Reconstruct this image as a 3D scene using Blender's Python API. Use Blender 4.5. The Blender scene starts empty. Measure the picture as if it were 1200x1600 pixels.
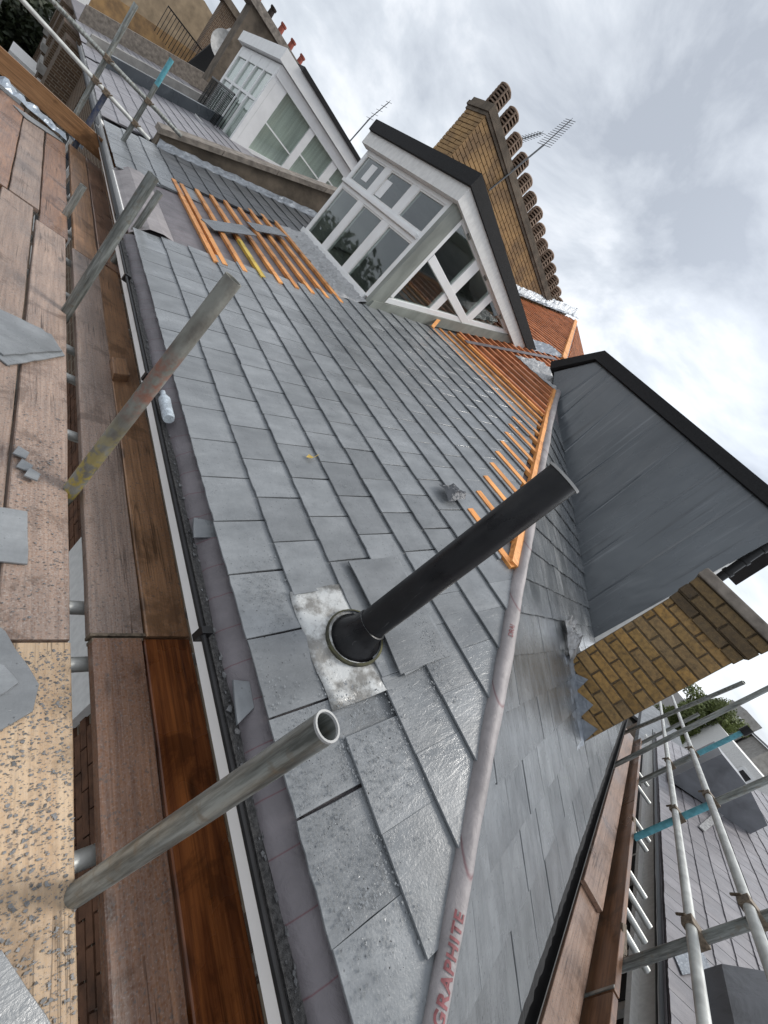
import bpy, bmesh, math, random
from mathutils import Vector, Matrix
random.seed(7)
R = math.radians
C = bpy.context.scene.collection
# ------------------------------------------------------------------ camera
cam = bpy.data.objects.new('camera', bpy.data.cameras.new('camera'))
C.objects.link(cam); bpy.context.scene.camera = cam
AX = Vector((0.53934739, 0.25573829, 0.80231061))     # world X in view (right, down, forward)
AY = Vector((-0.4305588, -0.73506014, 0.52374203))
AZ = Vector((0.72368744, -0.62792079, -0.2863424))
cam.matrix_world = Matrix(((AX.x, -AX.y, -AX.z, 0), (AY.x, -AY.y, -AY.z, 0), (AZ.x, -AZ.y, -AZ.z, 0), (0, 0, 0, 1)))
cam.data.sensor_fit = 'VERTICAL'; cam.data.sensor_height = 24; cam.data.sensor_width = 18
cam.data.lens = 24 * 621.37 / 1600; cam.data.clip_start = 0.02; cam.data.clip_end = 2000
# ------------------------------------------------------------------ world: overcast
SUN_EL, SUN_AZ = 55, 112          # degrees, azimuth clockwise from +Y
w = bpy.data.worlds.new("World"); bpy.context.scene.world = w; w.use_nodes = True
nt = w.node_tree; nt.nodes.clear()
out = nt.nodes.new('ShaderNodeOutputWorld'); bg = nt.nodes.new('ShaderNodeBackground')
sky = nt.nodes.new('ShaderNodeTexSky'); sky.sky_type = 'NISHITA'; sky.sun_disc = False
sky.sun_elevation = R(SUN_EL); sky.sun_rotation = R(SUN_AZ)
tc = nt.nodes.new('ShaderNodeTexCoord')
mp = nt.nodes.new('ShaderNodeMapping'); mp.inputs['Scale'].default_value = (1.0, 1.0, 1.7); mp.inputs['Location'].default_value = (3.1, 0.4, 1.0)
n1 = nt.nodes.new('ShaderNodeTexNoise'); n1.inputs['Scale'].default_value = 2.5; n1.inputs['Detail'].default_value = 7; n1.inputs['Roughness'].default_value = 0.58; n1.inputs['Distortion'].default_value = 0.35
rp = nt.nodes.new('ShaderNodeValToRGB')
e = rp.color_ramp.elements
e[0].position = 0.36; e[0].color = (3.0, 3.25, 3.65, 1); e[1].position = 0.66; e[1].color = (7.2, 7.3, 7.5, 1)
m_ = rp.color_ramp.elements.new(0.50); m_.color = (4.5, 4.78, 5.15, 1)
# brighter cloud towards the hidden sun
sp = nt.nodes.new('ShaderNodeVectorMath'); sp.operation = 'DOT_PRODUCT'
sp.inputs[1].default_value = (math.sin(R(SUN_AZ)) * math.cos(R(24)), math.cos(R(SUN_AZ)) * math.cos(R(24)), math.sin(R(24)))
mr = nt.nodes.new('ShaderNodeMapRange'); mr.inputs[1].default_value = 0.45; mr.inputs[2].default_value = 1.0; mr.inputs[3].default_value = 0.93; mr.inputs[4].default_value = 1.22
mr.interpolation_type = 'SMOOTHERSTEP'
vm = nt.nodes.new('ShaderNodeVectorMath'); vm.operation = 'SCALE'
mix = nt.nodes.new('ShaderNodeMix'); mix.data_type = 'RGBA'; mix.inputs[0].default_value = 0.93
L = nt.links.new
L(tc.outputs['Generated'], mp.inputs[0]); L(mp.outputs[0], n1.inputs[0]); L(n1.outputs[0], rp.inputs[0])
L(tc.outputs['Generated'], sp.inputs[0]); L(sp.outputs['Value'], mr.inputs[0])
L(rp.outputs[0], vm.inputs[0]); L(mr.outputs[0], vm.inputs['Scale'])
L(sky.outputs[0], mix.inputs[6]); L(vm.outputs[0], mix.inputs[7]); L(mix.outputs[2], bg.inputs[0])
bg.inputs[1].default_value = 0.10; L(bg.outputs[0], out.inputs[0])
sun = bpy.data.objects.new('sun', bpy.data.lights.new('sun', 'SUN')); C.objects.link(sun)
sun.data.energy = 1.4; sun.data.angle = R(18); sun.data.color = (1, 0.96, 0.9)
sd = Vector((math.sin(R(SUN_AZ)) * math.cos(R(SUN_EL)), math.cos(R(SUN_AZ)) * math.cos(R(SUN_EL)), math.sin(R(SUN_EL))))
sun.rotation_euler = sd.to_track_quat('Z', 'Y').to_euler()
vs = bpy.context.scene.view_settings
vs.view_transform = 'Standard'; vs.look = 'None'; vs.gamma = 1; vs.exposure = 0.88; vs.use_curve_mapping = False
try:
    bpy.context.scene.cycles.max_bounces = 7; bpy.context.scene.cycles.transparent_max_bounces = 10
    bpy.context.scene.cycles.use_denoising = True
except Exception: pass

# ------------------------------------------------------------------ materials
class NT:
    def __init__(s, name):
        s.m = bpy.data.materials.new(name); s.m.use_nodes = True; s.t = s.m.node_tree
        s.b = s.t.nodes['Principled BSDF']; s.tc = s.n('ShaderNodeTexCoord'); s.oi = s.n('ShaderNodeObjectInfo')
        ml = s.n('ShaderNodeMath'); ml.operation = 'MULTIPLY'; ml.inputs[1].default_value = 37.0; s.l(s.oi.outputs['Random'], ml.inputs[0])
        va = s.n('ShaderNodeVectorMath'); va.operation = 'ADD'; s.l(s.tc.outputs['Object'], va.inputs[0]); s.l(ml.outputs[0], va.inputs[1]); s.v = va.outputs[0]
        s.col = None; s.h = None
    def n(s, t): return s.t.nodes.new(t)
    def l(s, a, b): s.t.links.new(a, b)
    def mapd(s, sc):
        m = s.n('ShaderNodeMapping'); m.inputs['Scale'].default_value = sc if hasattr(sc, '__len__') else (sc,) * 3
        s.l(s.v, m.inputs[0]); return m.outputs[0]
    def noise(s, sc, det=4, ro=0.55, dist=0):
        x = s.n('ShaderNodeTexNoise'); x.inputs['Scale'].default_value = 1; x.inputs['Detail'].default_value = det; x.inputs['Roughness'].default_value = ro; x.inputs['Distortion'].default_value = dist
        s.l(s.mapd(sc), x.inputs[0]); return x.outputs[0]
    def voro(s, sc, feat='F1'):
        x = s.n('ShaderNodeTexVoronoi'); x.feature = feat; x.inputs['Scale'].default_value = 1; s.l(s.mapd(sc), x.inputs['Vector']); return x.outputs['Distance']
    def ramp(s, f, *st):
        r = s.n('ShaderNodeValToRGB'); el = r.color_ramp.elements
        while len(el) < len(st): el.new(0.5)
        for q, (p, c) in zip(el, st):
            q.position = p; q.color = (c[0], c[1], c[2], 1) if hasattr(c, '__len__') else (c, c, c, 1)
        s.l(f, r.inputs[0]); return r.outputs[0]
    def mixc(s, f, a, b, mode='MIX'):
        m = s.n('ShaderNodeMix'); m.data_type = 'RGBA'; m.blend_type = mode
        for i, v in ((0, f), (6, a), (7, b)):
            if hasattr(v, 'is_linked') or hasattr(v, 'links'): s.l(v, m.inputs[i])
            elif i == 0: m.inputs[0].default_value = v
            else: m.inputs[i].default_value = (v[0], v[1], v[2], 1)
        return m.outputs[2]
    def math(s, op, a, b=0.0):
        m = s.n('ShaderNodeMath'); m.operation = op
        for i, v in ((0, a), (1, b)):
            if hasattr(v, 'links'): s.l(v, m.inputs[i])
            else: m.inputs[i].default_value = v
        return m.outputs[0]
    def vary(s, col, amt=0.25):
        f = s.math('ADD', s.math('MULTIPLY', s.oi.outputs['Random'], amt * 2), 1 - amt)
        v = s.n('ShaderNodeVectorMath'); v.operation = 'SCALE'; s.l(col, v.inputs[0]); s.l(f, v.inputs['Scale']); return v.outputs[0]
    def done(s, col, rough=0.6, bump=None, strength=0.3, dist=0.003, metal=0, spec=0.5, coat=0):
        if hasattr(col, 'links'): s.l(col, s.b.inputs['Base Color'])
        else: s.b.inputs['Base Color'].default_value = (*col, 1)
        if hasattr(rough, 'links'): s.l(rough, s.b.inputs['Roughness'])
        else: s.b.inputs['Roughness'].default_value = rough
        s.b.inputs['Metallic'].default_value = metal; s.b.inputs['Specular IOR Level'].default_value = spec
        s.b.inputs['Coat Weight'].default_value = coat; s.b.inputs['Coat Roughness'].default_value = 0.15
        if bump is not None:
            b = s.n('ShaderNodeBump'); b.inputs['Strength'].default_value = strength; b.inputs['Distance'].default_value = dist
            s.l(bump, b.inputs['Height']); s.l(b.outputs[0], s.b.inputs['Normal'])
        return s.m

def simple(name, c, var=0.25, sc=12, rough=0.6, strength=0.3, dist=0.002, metal=0, spec=0.5, vary=0.0, c2=None):
    s = NT(name); f = s.noise(sc, 5)
    c2 = c2 or tuple(x * (1 - var) for x in c)
    col = s.ramp(f, (0.35, c2), (0.65, c))
    if vary: col = s.vary(col, vary)
    return s.done(col, rough, s.noise(sc * 4 if not hasattr(sc, '__len__') else tuple(q * 4 for q in sc), 3), strength, dist, metal, spec)

def slate_mat(name, c1, c2, rough=(0.3, 0.52), vary=0.12, strength=0.5, patch=0.35):
    s = NT(name)
    a = s.noise((5, 9, 5), 5, 0.6); f2 = s.noise((90, 30, 60), 3)
    col = s.ramp(a, (0.3, c1), (0.7, c2))
    col = s.mixc(s.math('MULTIPLY', f2, 0.35), col, tuple(x * 0.55 for x in c1))
    w2 = s.noise(2.2, 3); col = s.mixc(s.ramp(w2, (0.52, 0.0), (0.66, patch)), col, tuple(x * 0.62 for x in c1))
    sp = s.voro(46); dr = s.ramp(sp, (0.07, 0.75), (0.14, 0.0)); col = s.mixc(dr, col, tuple(x * 0.35 for x in c1))
    col = s.vary(col, vary)
    rv = s.noise((14, 42, 20), 6, 0.62, 0.8); h = s.math('ADD', rv, s.math('MULTIPLY', s.noise(150, 2), 0.35))
    r = s.ramp(s.noise(3.5, 4), (0.35, rough[0]), (0.65, rough[1]))
    return s.done(col, r, h, strength, 0.004, spec=0.7)
M = {}
M['slate'] = slate_mat('wet_grey_slate', (0.155, 0.165, 0.173), (0.265, 0.278, 0.288), (0.18, 0.40), vary=0.13, strength=0.5)
M['slateB'] = slate_mat('soaked_grey_slate', (0.10, 0.107, 0.112), (0.205, 0.216, 0.224), (0.11, 0.32), vary=0.16)
M['slate_old'] = slate_mat('weathered_slate', (0.05, 0.053, 0.058), (0.13, 0.135, 0.14), (0.3, 0.5), vary=0.2)
M['slate_pur'] = slate_mat('purple_slate', (0.20, 0.19, 0.205), (0.30, 0.285, 0.30), (0.35, 0.55), vary=0.12)
M['chip'] = simple('slate_chips', (0.19, 0.19, 0.192), 0.7, 60, 0.5, vary=0.2)

def wood(name, dark, light, rough=0.6, spots=0.0, wetp=0.0, ax=1, vary=0.12, grain=1.0):
    s = NT(name); st = [34, 34, 34]; st[ax] = 1.6
    g = s.noise(tuple(st), 6, 0.6, 1.2); big = s.noise((3, 3, 3), 3)
    col = s.ramp(g, (0.32, dark), (0.68, light))
    st2 = [130, 130, 130]; st2[ax] = 3.0
    g2 = s.noise(tuple(st2), 2); col = s.mixc(s.ramp(g2, (0.5, 0.0), (0.75, 0.55 * grain)), col, tuple(x * 0.45 for x in dark))
    kn = [7, 7, 7]; kn[ax] = 2.2; k = s.voro(tuple(kn)); col = s.mixc(s.ramp(k, (0.05, 0.85), (0.12, 0.0)), col, tuple(x * 0.3 for x in dark))
    col = s.mixc(s.ramp(big, (0.42, 0.0), (0.68, 0.5)), col, tuple(x * 0.55 for x in dark))
    if spots:
        sv = s.voro(120); col = s.mixc(s.ramp(sv, (0.2, 0.0), (0.55, spots * 0.6)), col, (0.36, 0.34, 0.32))
        sn = s.noise(160, 3); col = s.mixc(s.ramp(sn, (0.56, 0.0), (0.66, spots)), col, (0.42, 0.39, 0.36))
        sd_ = s.noise(95, 3); col = s.mixc(s.ramp(sd_, (0.60, 0.0), (0.66, 0.7)), col, (0.10, 0.09, 0.085))
    sp_ = [26, 26, 26]; sp_[ax] = 0.55; cr_ = s.noise(tuple(sp_), 3, 0.5, 0.2); crk = s.ramp(cr_, (0.485, 0.0), (0.5, 0.85), (0.515, 0.0))
    col = s.mixc(s.math('MULTIPLY', crk, s.ramp(s.noise(2.3, 2), (0.5, 0.0), (0.6, 1.0))), col, tuple(x * 0.18 for x in dark))
    stn = s.noise((6, 6, 6), 6, 0.7, 0.5); col = s.mixc(s.ramp(stn, (0.54, 0.0), (0.62, 0.5)), col, tuple(x * 0.4 for x in dark))
    col = s.vary(col, vary)
    r = s.ramp(big, (0.35, rough), (0.7, rough * 0.55)) if wetp else rough
    return s.done(col, r, s.math('ADD', g, s.math('MULTIPLY', g2, 0.6)), 0.5, 0.003, spec=0.45)
M['brd_grey'] = wood('weathered_board', (0.20, 0.125, 0.09), (0.37, 0.25, 0.185), 0.5, 0.4, 1)
M['brd_pale'] = wood('pale_board', (0.50, 0.33, 0.19), (0.68, 0.50, 0.32), 0.6, 0.25, 0, grain=0.6)
M['brd_brown'] = wood('brown_board', (0.22, 0.11, 0.05), (0.42, 0.22, 0.105), 0.5, 0.12, 1)
M['brd_red'] = wood('wet_red_board', (0.10, 0.028, 0.009), (0.30, 0.10, 0.028), 0.34, 0.0, 1)
M['brd_mix'] = wood('scuffed_board', (0.15, 0.066, 0.034), (0.31, 0.155, 0.082), 0.42, 0.22, 1)
M['brd_B'] = wood('pinkish_board', (0.34, 0.19, 0.12), (0.52, 0.34, 0.25), 0.45, 0.25, 1, ax=0)
M['brd_toeB'] = wood('stained_toe_board', (0.10, 0.045, 0.022), (0.24, 0.12, 0.06), 0.45, 0.0, 1, ax=0)
M['brd_toeA'] = wood('toe_board_wood', (0.19, 0.09, 0.035), (0.36, 0.19, 0.085), 0.5, 0.0, 1, ax=0)
M['batten'] = wood('orange_batten', (0.70, 0.27, 0.07), (0.90, 0.44, 0.15), 0.55, ax=1, vary=0.15, grain=0.3)
M['batten_red'] = wood('red_batten', (0.52, 0.17, 0.065), (0.80, 0.34, 0.16), 0.55, ax=1, vary=0.15, grain=0.3)
M['batten_y'] = wood('yellow_batten', (0.75, 0.50, 0.06), (0.85, 0.62, 0.12), 0.55, ax=1, grain=0.2)

def galv():
    s = NT('galvanised_tube'); a = s.noise((9, 9, 9), 5); col = s.ramp(s.noise((60, 60, 5), 5, 0.65), (0.35, (0.11, 0.115, 0.105)), (0.65, (0.36, 0.38, 0.36)))
    col = s.mixc(s.ramp(s.noise(30, 4), (0.55, 0.0), (0.7, 0.7)), col, (0.20, 0.17, 0.13)); col = s.vary(col, 0.15)
    return s.done(col, s.ramp(a, (0.3, 0.32), (0.7, 0.55)), s.noise((80, 80, 20), 4), 0.35, 0.002, metal=0.45)
M['galv'] = galv()
M['galv_l'] = simple('bright_galvanised_tube', (0.62, 0.63, 0.60), 0.35, (10, 10, 10), 0.42, 0.2, 0.001, 0.35, vary=0.1)
def rusty():
    s = NT('painted_rusty_tube'); col = s.ramp(s.noise((20, 20, 8), 5), (0.35, (0.15, 0.14, 0.12)), (0.65, (0.27, 0.27, 0.24)))
    zz = s.n('ShaderNodeSeparateXYZ'); s.l(s.tc.outputs['Object'], zz.inputs[0]); n = s.noise(26, 4)
    y = s.math('MULTIPLY', s.ramp(zz.outputs[2], (0.05, 1.0), (0.42, 0.0)), s.ramp(n, (0.44, 0.0), (0.54, 1.0))); col = s.mixc(y, col, (0.38, 0.30, 0.07))
    rz = s.math('MULTIPLY', s.ramp(zz.outputs[2], (0.40, 0.0), (0.5, 1.0)), s.ramp(zz.outputs[2], (0.68, 1.0), (0.76, 0.0)))
    col = s.mixc(s.math('MULTIPLY', rz, s.ramp(n, (0.42, 0.0), (0.6, 0.8))), col, (0.28, 0.11, 0.07))
    return s.done(col, 0.6, s.noise(90, 4), 0.5, 0.003, metal=0.2)
M['rusty'] = rusty()
M['blue'] = simple('pale_blue_paint', (0.13, 0.42, 0.50), 0.35, 25, 0.5, vary=0.05)
M['navy'] = simple('navy_flaking_paint', (0.03, 0.045, 0.10), 0.8, 30, 0.5, c2=(0.12, 0.12, 0.13))
M['coupler'] = simple('rusty_coupler', (0.22, 0.17, 0.12), 0.6, 60, 0.6, metal=0.3)
M['white'] = simple('white_paint', (0.86, 0.86, 0.85), 0.08, (5, 5, 5), 0.45, 0.15)
M['white_d'] = simple('dirty_white_paint', (0.82, 0.81, 0.78), 0.14, (22, 22, 14), 0.55, 0.2)
M['grey_paint'] = simple('dull_grey_green_paint', (0.30, 0.315, 0.28), 0.35, (6, 6, 2), 0.5, 0.2)
M['black'] = simple('black_plastic', (0.010, 0.010, 0.011), 0.5, 12, 0.42, 0.3, 0.002, spec=0.35)
def pipem():
    s = NT('black_pipe_plastic'); a = s.noise((5, 5, 3), 5, 0.65); col = s.ramp(a, (0.35, (0.005, 0.005, 0.006)), (0.6, (0.012, 0.012, 0.014)), (0.75, (0.03, 0.029, 0.028)))
    sc_ = s.noise((90, 90, 7), 3, 0.6, 1.5); col = s.mixc(s.math('MULTIPLY', s.ramp(sc_, (0.64, 0.0), (0.7, 1.0)), s.ramp(s.noise(6, 3), (0.5, 0.0), (0.65, 0.7))), col, (0.12, 0.12, 0.12))
    return s.done(col, s.ramp(s.noise((8, 8, 4), 5, 0.7), (0.35, 0.2), (0.65, 0.6)), s.noise((14, 14, 6), 4), 0.3, 0.004, spec=0.4)
M['blackpipe'] = pipem()
M['blackpipe_old'] = simple('black_pipe_plastic', (0.013, 0.013, 0.015), 0.5, (7, 7, 4), 0.36, 0.35, 0.003, spec=0.35, c2=(0.004, 0.004, 0.005))
M['felt'] = simple('black_felt', (0.016, 0.016, 0.017), 0.5, 60, 0.85, 0.7, 0.004)
M['mortar'] = simple('mortar', (0.20, 0.15, 0.095), 0.4, 60, 0.95, 0.8, 0.004)
M['mortar_d'] = simple('sooty_mortar', (0.20, 0.17, 0.13), 0.5, 50, 0.95, 0.8, 0.004)
M['grit'] = simple('wet_grit', (0.16, 0.155, 0.15), 0.6, 90, 0.6, 1.0, 0.01)
M['render'] = simple('brown_render', (0.17, 0.135, 0.10), 0.5, 4, 0.9, 0.4, 0.01)
M['stone'] = simple('weathered_stone', (0.30, 0.26, 0.22), 0.5, 9, 0.9, 0.6, 0.008)
M['concrete'] = simple('pale_render', (0.42, 0.40, 0.37), 0.3, 4, 0.9, 0.4, 0.01)
M['terracotta'] = simple('red_pot', (0.36, 0.09, 0.06), 0.4, 20, 0.8, vary=0.15)
M['pot'] = simple('buff_louvred_pot', (0.30, 0.21, 0.15), 0.45, 18, 0.85, 0.4, vary=0.2)
M['pot_d'] = simple('pot_inside', (0.03, 0.022, 0.018), 0.4, 18, 0.95)
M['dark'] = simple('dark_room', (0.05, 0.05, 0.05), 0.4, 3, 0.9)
M['room'] = simple('room_wall', (0.40, 0.41, 0.40), 0.2, 2, 0.9)
M['curtain'] = simple('sheer_curtain', (0.80, 0.80, 0.76), 0.22, (26, 26, 1.2), 0.9, 0.3, 0.003)
M['street'] = simple('asphalt', (0.06, 0.06, 0.062), 0.3, 2, 0.9)
M['antenna'] = simple('antenna_metal', (0.14, 0.145, 0.15), 0.3, 20, 0.4, metal=0.4)
M['bluegrey'] = simple('silver_sheet', (0.42, 0.48, 0.55), 0.4, (6, 6, 6), 0.35, 0.5, 0.01, 0.2)
M['render_y'] = simple('ochre_render', (0.42, 0.32, 0.21), 0.35, 2.5, 0.9)
def lead(name, c, sc=14, strength=0.8, metal=0.35, white=0.0, rough=(0.28, 0.55)):
    s = NT(name); a = s.noise(sc, 5, 0.6, 0.6); col = s.ramp(a, (0.3, tuple(x * 0.55 for x in c)), (0.7, c))
    if white: col = s.mixc(s.ramp(s.noise(9, 6, 0.7), (0.42, 0.0), (0.56, white)), col, (0.62, 0.63, 0.62))
    return s.done(col, s.ramp(a, (0.3, rough[0]), (0.7, rough[1])), s.noise(sc * 1.5, 5, 0.6, 1.5), strength, 0.012, metal=metal)
M['lead'] = lead('lead_sheet', (0.33, 0.36, 0.40))
M['lead_s'] = lead('smooth_lead', (0.24, 0.25, 0.27), 2.5, 0.4)
M['lead_d'] = lead('dark_lead', (0.15, 0.155, 0.165))
M['lead_w'] = lead('whitened_lead_slate', (0.30, 0.29, 0.27), 10, 0.4, 0.1, 0.85)
M['foil'] = lead('crinkled_flashing', (0.50, 0.50, 0.50), 16, 1.0, 0.3)
def cheek():
    s = NT('wet_grey_sheet_cladding')
    a = s.noise((1.5, 1.3, 0.7), 4, 0.5, 0.3); col = s.ramp(a, (0.3, (0.06, 0.07, 0.079)), (0.7, (0.12, 0.134, 0.146)))
    st = s.noise((2, 26, 0.8), 4, 0.6); col = s.mixc(s.ramp(st, (0.60, 0.0), (0.74, 0.5)), col, (0.25, 0.265, 0.28))  # pale streaks: highlights of the wet sheen painted into the colour
    col = s.mixc(s.ramp(s.noise((2, 17, 0.6), 3), (0.62, 0.0), (0.7, 0.6)), col, (0.035, 0.038, 0.042))
    return s.done(col, s.ramp(s.noise((2, 2.4, 1.2), 4), (0.35, 0.16), (0.65, 0.34)), s.noise((1.5, 1.9, 0.8), 3, 0.5, 0.4), 0.55, 0.06, spec=0.75)
M['cheek'] = cheek()
def underlay(name, c, period=0.127, ax=1):
    s = NT(name); a = s.noise(7, 5); col = s.ramp(a, (0.3, tuple(x * 0.62 for x in c)), (0.7, c))
    zz = s.n('ShaderNodeSeparateXYZ'); s.l(s.tc.outputs['Object'], zz.inputs[0])
    fr = s.math('FRACT', s.math('MULTIPLY', zz.outputs[ax], 1 / period)); ln = s.ramp(fr, (0.0, 0.0), (0.02, 1.0), (0.045, 0.0))
    col = s.mixc(s.math('MULTIPLY', ln, 0.75), col, (0.13, 0.03, 0.04))
    return s.done(col, 0.55, s.noise(18, 6, 0.65, 0.6), 0.7, 0.009)
M['under'] = underlay('grey_underlay', (0.20, 0.18, 0.19))
M['underx'] = underlay('grey_underlay_roll', (0.345, 0.315, 0.315), 0.19, 2)
M['redprint'] = simple('red_print', (0.27, 0.085, 0.09), 0.4, 40, 0.6)
def brickm(name, cols, vary=0.22, blotch=(0.05, 0.04, 0.03)):
    s = NT(name); r = s.ramp(s.oi.outputs['Random'], *[(i / (len(cols) - 1), c) for i, c in enumerate(cols)])
    f = s.noise(35, 4); col = s.mixc(s.ramp(f, (0.4, 0.0), (0.75, 0.65)), r, blotch); v = s.voro(150); col = s.mixc(s.ramp(v, (0.12, 0.5), (0.25, 0.0)), col, (0.45, 0.35, 0.18)); col = s.vary(col, 0.2)
    return s.done(col, 0.85, s.noise(70, 6, 0.7), 0.8, 0.005)
M['brick_y'] = brickm('yellow_stock_brick', [(0.34, 0.20, 0.065), (0.43, 0.26, 0.085), (0.27, 0.175, 0.08), (0.40, 0.23, 0.07), (0.22, 0.15, 0.075)])
M['brick_k'] = brickm('sooty_brick', [(0.12, 0.082, 0.045), (0.20, 0.13, 0.055), (0.10, 0.072, 0.045)])
M['brick_r'] = simple('brown_brick', (0.16, 0.075, 0.04), 0.6, 9, 0.9, 0.6, 0.004)
M['brick_f'] = simple('chimney_brick', (0.42, 0.26, 0.115), 0.65, 3.2, 0.9, 0.6, 0.004, c2=(0.22, 0.14, 0.075))
def brickwall(name, c1, c2, mo, sc=1.0):
    s = NT(name); b = s.n('ShaderNodeTexBrick'); b.inputs['Scale'].default_value = 1 / sc
    b.inputs['Brick Width'].default_value = 0.225; b.inputs['Row Height'].default_value = 0.075; b.inputs['Mortar Size'].default_value = 0.009
    b.inputs['Color1'].default_value = (*c1, 1); b.inputs['Color2'].default_value = (*c2, 1); b.inputs['Mortar'].default_value = (*mo, 1)
    sx = s.n('ShaderNodeSeparateXYZ'); s.l(s.tc.outputs['Object'], sx.inputs[0]); cb = s.n('ShaderNodeCombineXYZ')
    s.l(s.math('ADD', sx.outputs[0], sx.outputs[1]), cb.inputs[0]); s.l(sx.outputs[2], cb.inputs[1]); s.l(cb.outputs[0], b.inputs[0])
    return s.done(b.outputs[0], 0.9, b.outputs[1], -0.6, 0.008)
M['wall_brick'] = brickwall('brown_brickwork', (0.14, 0.085, 0.05), (0.085, 0.05, 0.03), (0.24, 0.20, 0.15))
def glass(name, tint=(0.9, 0.95, 0.93)):
    s = NT(name); t = s.t; t.nodes.remove(s.b); o = t.nodes['Material Output']
    tr = s.n('ShaderNodeBsdfTransparent'); tr.inputs[0].default_value = (*tint, 1); g = s.n('ShaderNodeBsdfGlossy'); g.inputs['Roughness'].default_value = 0.03; g.inputs[0].default_value = (0.95, 0.97, 0.97, 1)
    fr = s.n('ShaderNodeFresnel'); fr.inputs[0].default_value = 2.0; mx = s.n('ShaderNodeMixShader')
    ge = s.n('ShaderNodeNewGeometry'); s.l(s.math('MULTIPLY', fr.outputs[0], s.math('SUBTRACT', 1.0, ge.outputs['Backfacing'])), mx.inputs[0]); s.l(tr.outputs[0], mx.inputs[1]); s.l(g.outputs[0], mx.inputs[2]); s.l(mx.outputs[0], o.inputs[0]); return s.m
M['glass'] = glass('window_glass', (0.84, 0.88, 0.86))
def leafm(name, c):
    s = NT(name); col = s.ramp(s.noise(1.2, 4), (0.35, tuple(x * 0.45 for x in c)), (0.65, c)); return s.done(col, 0.6)
M['leaf'] = leafm('tree_leaves', (0.15, 0.185, 0.05)); M['leaf_d'] = leafm('dark_leaves', (0.035, 0.05, 0.02))
M['bark'] = simple('bark', (0.09, 0.07, 0.05), 0.4, 8, 0.95)
M['yleaf'] = simple('yellow_leaf', (0.55, 0.38, 0.08), 0.3, 60, 0.6)
M['plastic'] = simple('clear_plastic_bottle', (0.55, 0.62, 0.68), 0.4, 40, 0.12, 0.6, 0.01)
M['moss'] = simple('mossy_rubber', (0.10, 0.095, 0.04), 0.6, 14, 0.85, 0.6, c2=(0.018, 0.018, 0.018))
M['lightgrey'] = simple('light_grey_plastic', (0.45, 0.45, 0.44), 0.3, 10, 0.5)

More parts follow.
